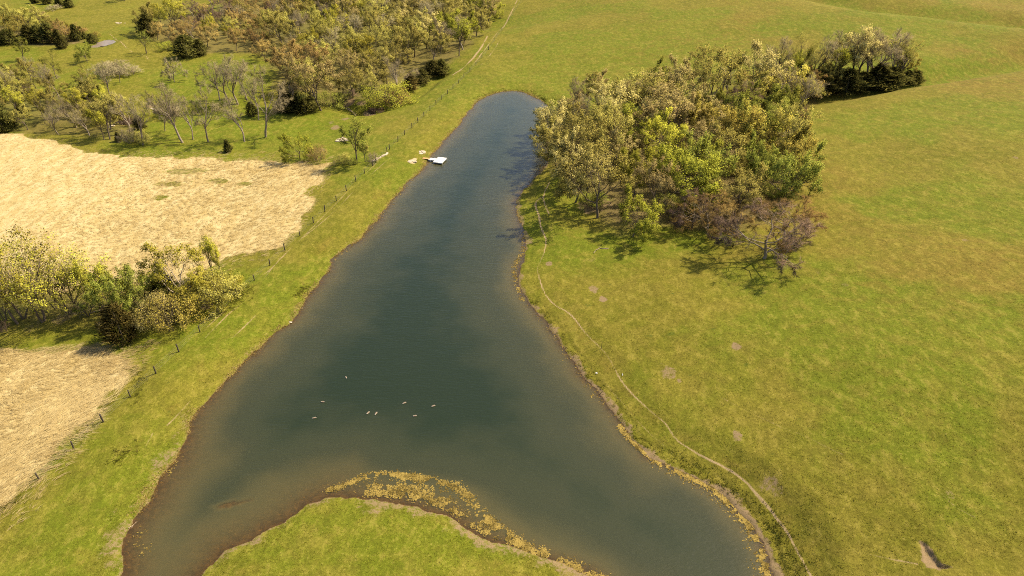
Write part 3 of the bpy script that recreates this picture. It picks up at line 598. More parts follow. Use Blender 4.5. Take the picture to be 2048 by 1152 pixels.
# clump between the two straw fields
many('clump', [(37,648,505,'willow2','yellow'),(47,637,482,'willow0','yellow'),(88,643,478,'willow1','yellow'),(138,628,472,'willow0','yellow',1.1),(152,616,500,'willow1','yellow'),(207,622,514,'r','lime',1.0),(176,632,545,'willow0','yellow'),(12,642,560,'willow0','yellow'),
 (-25,640,480,'willow1','yellow'),(112,618,535,'willow1','yellow'),(238,632,540,'d','fresh',1.0),(272,618,534,'d','fresh',.9),(292,604,545,'d','lime',.9),(357,615,490,'round1','yellow',1.15,'bark_pale'),(326,611,574,'snag','grey',.8,'bark_pale'),(352,656,590,'s','gold',.85),(312,652,594,'s','tan',.85),
 (402,620,562,'s','yellow',.85),(430,608,546,'s','olive',.9),(458,588,544,'s','yellow',.85),(428,556,472,'u','yellow',.8),(446,552,496,'u','yellow',.8),(334,600,545,'c','cedar',.8),(160,628,604,'twigshrub','grey',1.1),(222,655,632,'twigshrub','grey',1.0),(8,662,644,'twigshrub','purple',1.0)])
many('grove', [(1612,196,150,'r','rust',1.1),(1625,192,148,'cedar1','cedar_brown',1.3),(1640,178,120,'r','olive',1.1),(1580,196,140,'r','tan',1.1),(1598,190,140,'s','rust',1.2),(1660,176,118,'u','olive',1.1)])
many('clump', [(247,679,614,'cedar2','cedar_brown',.85)])
# between the dam fence and the creek
many('dam', [(600,319,264,'d','lime',.9),(713,327,232,'upright1','fresh',.95),(731,323,286,'u','olive',.9),(637,321,290,'twigshrub','rust'),(684,327,306,'s','olive',1.1),(702,329,312,'s','fresh',1.0),(746,325,306,'twigshrub','grey'),(457,304,281,'cedar0','cedar')])
# bare trees in the glade
many('glade', [(349,164,114,'bare3','grey',.8),(366,285,164,'bare1','grey',1.0),(386,279,188,'bare0','grey',.9),(417,284,174,'bare2','grey',.9),(489,284,190,'bare0','grey',1.0),(440,201,124,'bare1','grey',1.0),(460,206,108,'bare2','grey',1.1),(476,208,104,'bare0','grey',1.1),(495,200,120,'bare1','grey',.9),(531,274,134,'bare2','grey',.9),(517,240,150,'bare0','grey',.9),(357,268,200,'bare2','grey',.8),(592,223,150,'bare1','grey',.7,'bark_pale'),(505,232,205,'c','cedar',.8),(330,262,200,'bare2','grey',.9)])
# brush above the upper straw field
many('brush', [(175,125,86,'d','fresh',.8),(47,122,74,'u','fresh',1.0),(115,158,98,'willow2','fresh',.9),(180,182,132,'bare3','olive',1.0),(222,195,122,'bare1','grey',1.0),(240,165,120,'bare2','grey',.9),(176,195,165,'c','cedar',1.2),(200,190,172,'c','cedar',1.0),(238,283,265,'cedar0','cedar',1.0),(283,288,262,'s','olive',1.1),(262,286,255,'twigshrub','grey'),(236,148,122,'twigshrub','grey',2.0),(262,150,132,'twigshrub','grey',1.8),(212,150,124,'twigshrub','grey',1.6),(8,262,205,'c','cedar',1.0),(-12,258,205,'c','cedar'),(208,280,215,'upright0','yellow',.9),(220,279,195,'upright2','olive',1.0),(285,290,190,'b','grey',1.0),(262,272,185,'b','grey',1.0),(340,232,205,'twigshrub','grey',1.2)])
many('north', [(10,52,8,'r','olive',1.3),(82,50,14,'r','tan',1.2),(118,72,36,'r','olive',1.2),(135,80,44,'s','rust',1.4),(-20,70,20,'r','olive',1.3),(50,82,40,'r','olive',1.2),(22,74,22,'dense1','gold',1.3),(66,72,4,'r','olive',1.3),(98,68,30,'r','olive',1.2),(-8,90,58,'c','cedar',1.2),(20,88,60,'c','cedar',1.2),(62,85,52,'c','cedar',1.2),(82,84,52,'c','cedar',1.2),(102,85,48,'c','cedar',1.2),(120,88,60,'c','cedar'),(126,97,72,'c','cedar'),(155,81,50,'c','cedar',.8),(166,78,54,'c','cedar'),(186,86,68,'c','cedar',1.2),(148,76,44,'u','yellow',.9),(40,60,10,'r','olive',1.2),
 (95,8,-14,'c','cedar',1.3),(122,12,-10,'c','cedar',1.3),(140,15,-4,'c','cedar',1.2),(108,20,9,'twigshrub','grey',2.0),(72,6,-16,'c','cedar',1.2),(250,2,-40,'r','olive',1.0),(192,74,62,'s','gold',.9)])
many('wood', [(293,107,60,'willow1','fresh',1.0),(300,72,30,'c','cedar',1.1),(310,66,4,'r','olive',1.1),(345,62,-8,'r','yellow',1.0),(280,60,34,'u','fresh',.9),(376,114,72,'cedar2','cedar',1.2),(402,111,80,'c','cedar',1.1),(332,100,82,'s','lime',1.2),(425,30,-30,'b','grey'),(470,40,10,'twigshrub','grey',1.3),
 (643,221,104,'round2','tan',1.1),(626,214,114,'round0','olive',1.1),(576,224,184,'c','cedar',1.2),(610,224,186,'cedar2','cedar',1.3),(590,216,180,'c','cedar',1.2),(662,216,180,'s','fresh',1.2),(868,152,122,'c','cedar',1.3),(884,150,120,'c','cedar',1.2),(845,167,140,'c','cedar',1.1),(822,180,148,'c','cedar_brown',1.1),(770,214,165,'s','lime',1.3),(795,212,176,'twigshrub','rust',1.3),(962,40,-14,'d','lime',1.1),(918,112,30,'upright0','lime',1.0),(706,196,120,'r','olive',1.0),(735,200,130,'r','olive',1.0),(695,198,175,'twigshrub','purple',1.3),(755,212,188,'s','olive',1.1)])
def fill(zone, sp, fn, limit=400, tries=6000):
    pl = zones[zone]; lo = pl.min(0); hi = pl.max(0); have = [t['w'][:2] for t in TREES if not t['kind'].startswith(('shrub', 'twig', 'snag'))]; g = np.random.default_rng(sum(map(ord, zone))); n = 0
    C = g.uniform(lo, hi, (tries, 2)); ok = inside(C[:, 0], C[:, 1], pl); C = C[ok]; H_ = np.array(have)
    for c in C:
        if n >= limit: break
        if np.min((H_[:, 0] - c[0]) ** 2 + (H_[:, 1] - c[1]) ** 2) < sp * sp: continue
        z = float(zat(c[0], c[1])); dep = c[1] * CP + (CAM_H - z) * SP; px = 1024 + FPX * c[0] / dep; pyy = 576 - FPX * ((z - CAM_H) * CP + c[1] * SP) / dep
        kind, leafm, h, wide, bark = fn(px, pyy, g, c)
        TREES.append(dict(w=np.array([c[0], c[1], z]), h=h, kind=kind, leaf=leafm, bark=bark, zone=zone, wide=wide, px=px, py=pyy)); H_ = np.vstack([H_, c]); n += 1
def pick(g, opts):
    r = g.random() * sum(o[0] for o in opts)
    for o in opts:
        r -= o[0]
        if r <= 0: return o[1:]
    return opts[-1][1:]
def f_grove(px, pyy, g, c):
    if px > 1600 or pyy < 185: k, l = pick(g, [(3, 'u', 'olive'), (2, 'b', 'grey'), (2, 'c', 'cedar'), (1, 'u', 'yellow'), (1.5, 's', 'rust')])
    elif px < 1260: k, l = pick(g, [(4, 'r', 'olive'), (3, 'r', 'tan'), (1, 'd', 'lime'), (.7, 'b', 'grey')])
    elif px < 1420: k, l = pick(g, [(2, 'r', 'olive'), (2, 'r', 'tan'), (2, 'd', 'lime'), (1.2, 'd', 'fresh'), (1, 'b', 'grey')])
    else: k, l = pick(g, [(2, 'r', 'olive'), (1.5, 'd', 'gold'), (2, 'd', 'fresh'), (1, 'b', 'grey'), (1.5, 'r', 'tan')])
    h = g.uniform(10, 13.5) if k in 'rdub' else g.uniform(3.5, 5.5)
    return KF[k](), l, h, g.uniform(.95, 1.25), 'bark_grey' if k == 'b' else 'bark'
def f_wood(px, pyy, g, c):
    nz = float(fbm(np.array([c[0]]), np.array([c[1]]), 26, 91, 2)[0])
    if px < 545: k, l = pick(g, [(5, 'r', 'rust'), (1.5, 'bare3', 'purple'), (1.5, 'r', 'olive'), (1, 'bare3', 'rust'), (.8, 'r', 'yellow')]); h = g.uniform(6, 9)
    elif nz > .55: k, l = pick(g, [(3, 'b', 'grey'), (3, 'r', 'olive'), (1.5, 'r', 'tan'), (1, 'u', 'olive')]); h = g.uniform(11, 14.5)
    else: k, l = pick(g, [(4, 'r', 'olive'), (2, 'r', 'yellow'), (1.5, 'r', 'tan'), (1.2, 'd', 'lime'), (1.5, 'b', 'grey'), (.7, 'c', 'cedar'), (.6, 'r', 'rust')]); h = g.uniform(10, 14)
    if k == 'c': h = g.uniform(4, 6)
    kk = KF[k]() if k in KF else k
    return kk, l, h, g.uniform(1.0, 1.3), 'bark_grey' if kk.startswith('bare') else 'bark'
def f_brush(px, pyy, g, c):
    k, l = pick(g, [(5, 'r', 'olive'), (2, 'u', 'yellow'), (1.6, 'b', 'grey'), (1, 's', 'olive'), (1.2, 'twigshrub', 'purple'), (.5, 'c', 'cedar')])
    h = g.uniform(6.5, 10) if k in 'rub' else g.uniform(2.2, 4)
    kk = KF[k]() if k in KF else k
    return kk, l, h, g.uniform(.95, 1.25), 'bark_grey' if kk.startswith('bare') else 'bark'
fill('grove', 7.0, f_grove); fill('wood', 8.2, f_wood, 200); fill('brush', 5.2, f_brush)

def understory(zone, n, seed, mats, h0, h1):
    pl = zones[zone]; g = np.random.default_rng(seed); C = g.uniform(pl.min(0), pl.max(0), (n * 6, 2)); C = C[inside(C[:, 0], C[:, 1], pl)][:n]
    for c in C:
        z = float(zat(c[0], c[1])); dep = c[1] * CP + (CAM_H - z) * SP; px = 1024 + FPX * c[0] / dep; pyy = 576 - FPX * ((z - CAM_H) * CP + c[1] * SP) / dep
        TREES.append(dict(w=np.array([c[0], c[1], z]), h=g.uniform(h0, h1), kind=S3(), leaf=mats[g.integers(len(mats))], bark='bark', zone=zone, wide=g.uniform(1.0, 1.5), px=px, py=pyy))
understory('grove', 34, 71, ['fresh', 'olive', 'fresh', 'rust'], 2.0, 3.6)
ORD = "first second third fourth fifth sixth seventh eighth ninth tenth eleventh twelfth thirteenth fourteenth fifteenth sixteenth seventeenth eighteenth nineteenth twentieth".split()
LOOK = dict(olive="olive budding", tan="pale tan flowering", yellow="yellow-green", fresh="fresh green", lime="lime green", rust="rusty brown", gold="golden", grey="grey leafless", purple="purple-brown leafless", cedar="dark green", cedar_brown="brown-tinged dark")
ZPH = dict(grove="grove on the right bank", wood="wood behind the dam", brush="brush above the straw field", clump="clump between the straw fields", north="knoll beside the creek pool", glade="open glade left of the wood", dam="strip below the dam fence")
ZGR = {k: "trees and shrubs of the " + v for k, v in ZPH.items()}
def base_kind(k): return 'cedar tree' if k.startswith('cedar') else 'shrub' if 'shrub' in k else 'dead snag' if k == 'snag' else 'tree'
for zone in ZPH:
    L = sorted([t for t in TREES if t['zone'] == zone], key=lambda t: t['w'][1])
    per = 12 if len(L) > 40 else 8
    for r in range(0, len(L), per):
        for i, t in enumerate(sorted(L[r:r + per], key=lambda t: t['px'])):
            t['label'] = f"{LOOK[t['leaf']]} {base_kind(t['kind'])}, {ORD[i]} from left, {ORD[r // per]} row of {ZPH[zone]}"
for t in TREES:
    tr, cr, top = PROTO[t['kind']]; k = t['kind']; bk = base_kind(k)
    nm = dict(cedar='cedar_tree', shrub='shrub', dead='dead_snag').get(bk.split()[0], 'bare_tree' if k.startswith('bare') else 'willow_tree' if k.startswith('willow') else 'broadleaf_tree')
    e = bpy.data.objects.new(nm, None); col.objects.link(e); s = t['h'] / top; e.empty_display_size = .5
    e.location = tuple(t['w'] - np.array([0, 0, .05])); wf = t['wide'] * (.88 if k[0] in 'rdu' else .85 if k.startswith('willow') else 1); e.scale = (s * wf, s * wf, s); e.rotation_euler = (0, 0, random.uniform(0, 6.28) if not k.startswith('willow2') else random.uniform(-.3, .3))
    e['label'] = t['label']; e['category'] = bk.split()[-1] if bk != 'cedar tree' else 'tree'; e['group'] = ZGR[t['zone']]
    o = link("trunk", tr, e); o.material_slots[0].link = 'OBJECT'; o.material_slots[0].material = M[t['bark']]
    if cr is not None:
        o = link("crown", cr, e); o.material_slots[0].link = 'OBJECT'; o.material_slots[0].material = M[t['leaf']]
print("TREES", len(TREES))

# ------------------------------------------------------------------ grasses, one mass each
def frustum_points(n, y0, y1, seed, pw=1.6, mx=1.08):
    g = np.random.default_rng(seed); q = g.random(n); a = 1 - pw
    y = (y0 ** a + q * (y1 ** a - y0 ** a)) ** (1 / a); h = (y * CP + CAM_H * SP) * 1024 / FPX * mx
    return g.uniform(-1, 1, n) * h, y, g
def blades(x, y, z, g, per, hgt, wid, lean, spread, segs=1, bias=(0, 0)):
    n = len(x) * per; bx = np.repeat(x, per) + g.normal(size=n) * spread; by = np.repeat(y, per) + g.normal(size=n) * spread; bz = np.repeat(z, per) - .02
    h = np.repeat(hgt, per) * g.uniform(.6, 1.2, n); w = np.repeat(wid, per) * g.uniform(.6, 1.3, n); a = g.uniform(0, 6.283, n)
    lx = lean * g.normal(size=n) * h + np.repeat(np.broadcast_to(bias[0], x.shape), per) * h; ly = lean * g.normal(size=n) * h + np.repeat(np.broadcast_to(bias[1], x.shape), per) * h
    b0 = np.stack([bx, by, bz], -1); s = np.stack([np.cos(a) * w, np.sin(a) * w, np.zeros(n)], -1)
    tip = b0 + np.stack([lx, ly, h], -1)
    if segs == 1: return np.stack([b0 - s, b0 + s, tip], 1).reshape(-1, 3), np.arange(n * 3).reshape(-1, 3), 3 * per
    mid = b0 + np.stack([lx * .32, ly * .32, h * .62], -1); tip = b0 + np.stack([lx * 1.25, ly * 1.25, h * .9], -1)
    Vv = np.stack([b0 - s, b0 + s, mid + s * .8, mid - s * .8, tip], 1).reshape(-1, 3); k = (np.arange(n) * 5)[:, None, None]
    Ff = (np.array([[0, 1, 2], [0, 2, 3], [3, 2, 4]])[None] + k).reshape(-1, 3); return Vv, Ff, 5 * per
M['tuft'] = leaf_material("pasture_grass_blades", (.098, .106, .008), (.205, .168, .036), .3, 0)
M['strawblade'] = leaf_material("dry_grass_blades", (.35, .26, .098), (.55, .445, .215), .35, 0)
sdA = lambda x, y: np.maximum(sdist(x, y, field_a), sdist(x, y, field_b))
x, y, g = frustum_points(150000, 42, 150, 1, 1.5)
d_ = dat(x, y); zone_in = np.zeros(len(x), bool)
keep = (d_ > .4) & (g.random(len(x)) < .95); sf = sdA(x, y); keep &= sf < 1.0
for c, hh in ((path, .5), (mud, .5)): keep &= _bil(c.reshape(R_, C_), x, y) < hh
keep &= vnoise(x, y, 1.6, 5) * .5 + vnoise(x, y, .6, 6) * .5 > .36
x, y, d_ = x[keep], y[keep], d_[keep]; z = zat(x, y); k = np.sqrt(y / 60)
Vv, Ff, per = blades(x, y, z, g, 3, .06 * (1 + .3 * (d_ < 2.5)), .05 * k, 1.0, .10)
tint = np.clip(.32 + .5 * (fbm(x, y, 7, 7, 3) - .5) + .25 * _bil(brown.reshape(R_, C_), x, y) - .2 * _bil(lush.reshape(R_, C_), x, y) + g.normal(size=len(x)) * .24, 0, 1)
link("pasture_grass", up_normals(mesh_np("pasture_grass", Vv, Ff, False, {"tint": np.repeat(tint, per)}, [M['tuft']])), kind="stuff", label="short green and straw-flecked pasture grass around the pond", category="grass")
# tall dead grass of the two fields
def field_points(pl, dens, seed):
    lo = np.maximum(pl.min(0), (-170, 30)); hi = pl.max(0); g = np.random.default_rng(seed); n = int((hi - lo).prod() * dens); c = g.uniform(lo, hi, (n, 2)); x, y = c.T
    sd = sdist(x, y, pl) + (fbm(x, y, 4.0, 41, 4) - .5) * 5; m = (sd > -6.0 * g.random(n) ** 2.2) & (np.abs(x) < (y * CP + CAM_H * SP) * .75 * 1.08) & ((_bil(straw.reshape(R_, C_), x, y) > .3 * g.random(n)) | ((sd < 2) & (g.random(n) < .75))); return x[m], y[m]
xs, ys = zip(field_points(field_a, 3.4, 2), field_points(field_b, 9.0, 3)); x = np.concatenate(xs); y = np.concatenate(ys); nA = len(xs[0]); g = np.random.default_rng(4)
z = zat(x, y); q = fbm(x, y, 6, 11, 3); tall = np.where(np.arange(len(x)) < nA, ss(-112, -72, x) * .75 + .18, .85) * (.55 + .9 * q)
la = 5.2 + 2.6 * fbm(x, y, 9, 12, 3); Vv, Ff, per = blades(x, y, z, g, 5, (.36 * tall + .05), np.full(len(x), .028), .7, .16, 2, (np.cos(la) * 2.6, np.sin(la) * 2.6))
tint = np.clip(.38 + .8 * (fbm(x, y, 2, 13, 3) - .5) + 1.0 * (fbm(x, y, 14, 14, 3) - .5) + g.normal(size=len(x)) * .2 + .3 * (tall > .5), 0, 1)
link("tall_dry_grass", up_normals(mesh_np("tall_dry_grass", Vv, Ff, False, {"tint": np.repeat(tint, per)}, [M['strawblade']])), kind="stuff", label="tall pale straw-coloured dead grass filling the two fields", category="grass")
# weedy tussocks on the banks and under the fence
def along(px, n, w, seed, world_pts=None):
    pl = smooth_line(atl(px)[:, :2], 1) if world_pts is None else np.asarray(world_pts); g = np.random.default_rng(seed); L = np.linalg.norm(np.diff(pl, axis=0), axis=1); c = np.r_[0, np.cumsum(L)]; t = g.uniform(0, c[-1], n)
    xx = np.interp(t, c, pl[:, 0]) + g.normal(size=n) * w; yy = np.interp(t, c, pl[:, 1]) + g.normal(size=n) * w; return xx, yy, g
right_bank = [(1060,600),(1090,632),(1118,668),(1140,705),(1170,745),(1200,784),(1225,820),(1252,858),(1285,890),(1320,910),(1360,928),(1405,952),(1450,978),(1490,1010),(1520,1040),(1545,1080),(1560,1115),(1570,1160)]
M['weedblade'] = leaf_material("bank_weed_blades", (.070, .082, .009), (.16, .145, .030), .3, 0)
xs = [along(right_bank, 300, .45, 21)[:2], along([(a + 22, b - 4) for a, b in right_bank[9:]], 130, .6, 22)[:2], along([(1560,1040),(1580,1080),(1600,1120),(1612,1160)], 70, .6, 27)[:2],
      along([(440,625),(455,610),(480,590),(500,575)], 260, 1.0, 23)[:2], along([(165,868),(185,848),(220,805)], 60, .5, 24)[:2], along([(0,1025),(12,1012),(38,1000)], 60, .4, 25)[:2],
      along([(590,590),(606,580),(612,574)], 60, .5, 28)[:2], along([(225,925),(245,905),(262,895)], 50, .5, 29)[:2], along([(272,735),(285,760),(265,800)], 80, .6, 30)[:2], along([(950,200),(1000,178),(1060,180),(1100,205)], 250, .7, 32)[:2]]
x = np.concatenate([a[0] for a in xs]); y = np.concatenate([a[1] for a in xs]); k = dat(x, y) > .25; x, y = x[k], y[k]; g = np.random.default_rng(26); z = zat(x, y)
Vv, Ff, per = blades(x, y, z, g, 9, g.uniform(.10, .26, len(x)), np.full(len(x), .045), .8, .14)
tint = np.clip(g.normal(size=len(x)) * .3 + .4, 0, 1)
link("bank_weeds", up_normals(mesh_np("bank_weeds", Vv, Ff, False, {"tint": np.repeat(tint, per)}, [M['weedblade']])), kind="stuff", label="dark green weedy tussocks along the trampled pond bank and fence", category="weeds")
# dead sedge fringe at the water's edge along the dam
dam_shore = shore_px[6:57]
x, y, g = along(dam_shore, 7000, .5, 33); k = (dat(x, y) > -.3) & (dat(x, y) < 1.1) & (fbm(x, y, 4, 34, 3) + .12 * (dat(x, y) < .35) > .46); x, y = x[k], y[k]; z = np.maximum(zat(x, y), -.03)
Vv, Ff, per = blades(x, y, z, g, 6, g.uniform(.06, .16, len(x)), np.full(len(x), .045), 1.3, .14); tint = np.clip(g.normal(size=len(x)) * .3 + .35, 0, 1)
M['sedge'] = leaf_material("dead_sedge_blades", (.22, .155, .045), (.38, .285, .105), .15, 0)
link("shore_sedge", up_normals(mesh_np("shore_sedge", Vv, Ff, False, {"tint": np.repeat(tint, per)}, [M['sedge']])), kind="stuff", label="low tan sedge fringe along the dam shore", category="sedge")
# floating yellow algae
def algae():
    runs = [([(1238,850),(1249,866),(1274,893),(1300,912),(1319,925),(1364,948),(1400,964)], 900, .30), ([(1400,962),(1424,976),(1456,1004),(1486,1034),(1511,1074),(1524,1114),(1533,1152)], 1150, .30), ([(1290,912),(1330,936),(1370,956),(1430,990),(1480,1040),(1505,1090),(1518,1150)], 260, .55),
            ([(1044,470),(1050,492),(1040,514),(1030,530),(1028,548),(1038,580),(1046,602)], 420, .35), ([(1038,400),(1034,420),(1042,446)], 120, .3), ([(1060,612),(1085,640),(1110,668),(1140,716),(1170,758),(1198,795),(1228,838)], 170, .5),
            ([(655,981),(690,971),(712,961),(729,951),(777,947),(824,952),(867,960),(902,970)], 900, .30), ([(790,950),(830,956),(868,962)], 350, .35), ([(902,970),(924,980),(937,994),(948,1010),(959,1024)], 350, .45), ([(955,1026),(975,1040),(1000,1060),(1022,1078),(1050,1095),(1075,1112)], 1000, .50), ([(1085,1098),(1095,1112),(1086,1125)], 120, .3),
            ([(1100,1130),(1125,1124),(1150,1136),(1175,1146),(1210,1160)], 520, .5), ([(740,975),(800,975),(850,985),(900,1000)], 900, .8), ([(720,985),(800,990),(860,1000),(900,1015),(940,1045),(990,1075)], 800, .4), ([(362,895),(350,920),(330,950)], 40, .5), ([(280,1060),(268,1090),(300,1100)], 25, .6), ([(1080,345),(1066,360),(1050,380)], 60, .4), ([(870,305),(850,335),(820,362),(780,412),(735,464),(700,494),(664,522)], 260, .35)]
    g = np.random.default_rng(55); X_, Y_ = [], []
    for px, n, w in runs:
        pl = smooth_line(P(px), 1); a, b, _ = along(None, int(n * 2.4), w * .82, len(X_) + 60, pl); m = fbm(a, b, .9, 66, 3) > .40; X_.append(a[m]); Y_.append(b[m])
    x = np.concatenate(X_); y = np.concatenate(Y_); m = dat(x, y) < .15; x, y = x[m], y[m]; n = len(x); K = 8
    ang = np.linspace(0, 2 * np.pi, K + 1)[:-1][None] + g.uniform(0, 1, (n, 1)); r = g.uniform(.03, .095, (n, 1)) * g.uniform(.45, 1.3, (n, K)) * (1 + .6 * (g.random((n, 1)) < .1)); el = g.uniform(.6, 1.5, (n, 1))
    zz = .012 + np.arange(n) % 23 * .0011
    ring = np.stack([x[:, None] + r * np.cos(ang) * el, y[:, None] + r * np.sin(ang) / el, np.repeat(zz[:, None], K, 1)], -1); c = np.stack([x, y, zz + .018], -1)[:, None]
    Vv = np.concatenate([ring, c], 1).reshape(-1, 3); i = np.arange(K); f = np.stack([i, (i + 1) % K, np.full(K, K)], -1)[None] + (np.arange(n) * (K + 1))[:, None, None]
    tint = np.repeat(np.clip(g.normal(size=n) * .28 + .55 + 1.6 * (fbm(x, y, .8, 67, 3) - .5), 0, 1), K + 1)
    M['algae'] = leaf_material("yellow_algae_scum", (.075, .057, .014), (.27, .208, .052), .05, 0)
    link("floating_algae", up_normals(mesh_np("floating_algae", Vv, f.reshape(-1, 3), True, {"tint": tint}, [M['algae']])), kind="stuff", label="yellow algae scum floating in broken mats along the shore", category="algae")
algae()

# ------------------------------------------------------------------ fence along the dam
import bmesh
def bm_mesh(name, build, mats, smooth=False):
    bm = bmesh.new(); build(bm); me = bpy.data.meshes.new(name); bm.normal_update(); bm.to_mesh(me); bm.free()
    for m in mats: me.materials.append(m)
    if smooth: me.polygons.foreach_set("use_smooth", np.ones(len(me.polygons), bool))
    return me
def b_box(bm, c, s, rot=0.0, tilt=None, mi=0):
    r = bmesh.ops.create_cube(bm, size=1.0); mt = Matrix.Translation(c) @ Matrix.Rotation(rot, 4, 'Z') @ (tilt or Matrix.Identity(4)) @ Matrix.Diagonal((*s, 1))
    bmesh.ops.transform(bm, matrix=mt, verts=r['verts'])
    for v in r['verts']:
        for f in v.link_faces: f.material_index = mi
    return r['verts']
def b_tube(bm, pts, rads, n=8, cap=True, mi=0):
    rings = []; pts = [Vector(p) for p in pts]
    for i, p in enumerate(pts):
        d = (pts[min(i + 1, len(pts) - 1)] - pts[max(i - 1, 0)]).normalized(); s = d.cross(Vector((.13, .21, .97)) if abs(d.z) < .9 else Vector((1, 0, 0))).normalized(); v = d.cross(s)
        ra = rads[i] if isinstance(rads[i], tuple) else (rads[i], rads[i]); rings.append([bm.verts.new(p + s * ra[0] * math.cos(2 * math.pi * k / n) + v * ra[1] * math.sin(2 * math.pi * k / n)) for k in range(n)])
    for i, (a, b) in enumerate(zip(rings, rings[1:])):
        for k in range(n):
            f = bm.faces.new((a[k], a[(k + 1) % n], b[(k + 1) % n], b[k])); f.material_index = mi[i] if isinstance(mi, list) else mi
    if cap:
        f = bm.faces.new(rings[0][::-1]); f.material_index = mi[0] if isinstance(mi, list) else mi; f = bm.faces.new(rings[-1]); f.material_index = mi[-1] if isinstance(mi, list) else mi
M['post'] = plain("weathered_post_wood", (.035, .026, .018), (.085, .064, .045), 9, .9, .4); M['wire'] = plain("rusty_wire", (.12, .10, .085), (.22, .20, .18), 20, .5)
M['steel'] = plain("dark_green_steel", (.012, .018, .014), (.03, .038, .03), 8, .6)
def post_mesh(name, h, r): return bm_mesh(name, lambda bm: b_tube(bm, [(0, 0, -.35), (0, 0, h * .3), (.015, .01, h * .7), (.02, 0, h), (.02, 0, h + .03)], [r * 1.05, r, r * .97, r * .93, r * .6], 9), [M['post']], True)
post_meshes = [post_mesh(f"post_{i}", 1.25 + .12 * i, .085 + .01 * i) for i in range(3)]
FP = atl(fence_px[1:]); root = link("post_and_wire_fence", None, None, tuple(FP[0]), label="dark wooden posts with wire running the whole length of the dam", category="fence")
tops = []
for i, w in enumerate(FP):
    o = link("post", post_meshes[i % 3], root, tuple(w - FP[0])); o.rotation_euler = (random.uniform(-.05, .05), random.uniform(-.05, .05), random.uniform(0, 6)); tops.append(w - FP[0])
for hgt in (.35, .65, .95, 1.2):
    pts = []
    for a, b in zip(tops, tops[1:]):
        for t in (0, .5): q = a + (b - a) * t; pts.append((q[0], q[1], q[2] + hgt - (.03 if t else 0)))
    pts.append((tops[-1][0], tops[-1][1], tops[-1][2] + hgt))
    link("wire", bm_mesh("wire", lambda bm: b_tube(bm, pts, [.004] * len(pts), 3, False), [M['wire']]), root)
w = at(1203, 697)[0]
o = link("steel_post", None, None, tuple(w), label="single dark steel post beside the cattle trail on the right bank", category="post")
link("shaft", bm_mesh("steel_shaft", lambda bm: (b_box(bm, (0, 0, .45), (.07, .015, 1.8)), b_box(bm, (0, .03, .45), (.015, .06, 1.8))), [M['steel']]), o); link("anchor_plate", bm_mesh("anchor_plate", lambda bm: b_box(bm, (0, -.012, -.1), (.14, .008, .2)), [M['steel']]), o)

# ------------------------------------------------------------------ floating dock
M['white'] = plain("white_painted_boards", (.60, .585, .56), (.72, .70, .67), 5, .6); M['orange'] = plain("orange_raw_board", (.42, .22, .085), (.52, .30, .13), 7, .8); M['dark'] = plain("black_float", (.015, .015, .015), (.03, .03, .03), 4, .5); M['galv'] = plain("white_pipe", (.55, .55, .54), (.68, .67, .66), 5, .5)
c = on_plane(880, 320, .45); rz = math.radians(-17)
dock = link("floating_dock", None, None, (c[0], c[1], 0.0), label="white boarded dock with narrow gangway on the dam shore", category="dock"); dock.rotation_euler = (0, 0, rz)
W_, L_ = 2.25, 3.3
plat = link("platform", bm_mesh("platform_frame", lambda bm: [b_box(bm, (sx * (W_ / 2 - .05), 0, .34), (.08, L_ - .02, .18)) for sx in (-1, 1)] + [b_box(bm, (0, sy * (L_ / 2 - .06), .335), (W_ - .2, .08, .18)) for sy in (-1, 1)], [M['white']]), dock)
pm = bm_mesh("deck_board", lambda bm: b_box(bm, (0, 0, 0), (W_, .255, .04)), [M['white']])
for i in range(12): link("plank", pm, plat, (random.uniform(-.012, .012), -L_ / 2 + .1375 + i * .275, .455 + random.uniform(-.004, .004)))
fm = bm_mesh("float_drum", lambda bm: b_tube(bm, [(0, -1.2, .02), (0, -1.1, .02), (0, 1.1, .02), (0, 1.2, .02)], [.14, .22, .22, .14], 14), [M['dark']], True)
for sx in (-.75, .75): link("float", fm, dock, (sx, 0, 0))
gang = link("gangway", bm_mesh("gangway_rails", lambda bm: [b_box(bm, (-2.0, sy * .48, .36), (1.74, .07, .15)) for sy in (-1, 1)], [M['white']]), dock)
pm2 = bm_mesh("gangway_board", lambda bm: b_box(bm, (0, 0, 0), (.26, 1.1, .035)), [M['white']])
for i in range(6): link("plank", pm2, gang, (-1.31 - i * .285, random.uniform(-.01, .01), .455))
lm = bm_mesh("dock_pipe", lambda bm: b_tube(bm, [(0, 0, -1.0), (0, 0, .62), (0, 0, .64)], [.045, .045, .02], 10), [M['galv']], True)
for p_ in ((W_ / 2 + .06, -L_ / 2 + .1), (W_ / 2 + .06, L_ / 2 - .1), (-1.6, -.62), (-2.3, -.62), (-1.6, .62)): link("leg", lm, dock, (p_[0], p_[1], 0))
rb = link("ramp_board", bm_mesh("ramp_board", lambda bm: [b_box(bm, (0, sy, 0), (1.9, .24, .05)) for sy in (-.26, 0, .26)], [M['orange']]), dock, (-3.6, 0, .44), label="orange raw timber ramp onto the bank"); rb.rotation_euler = (0, math.radians(-2), 0)

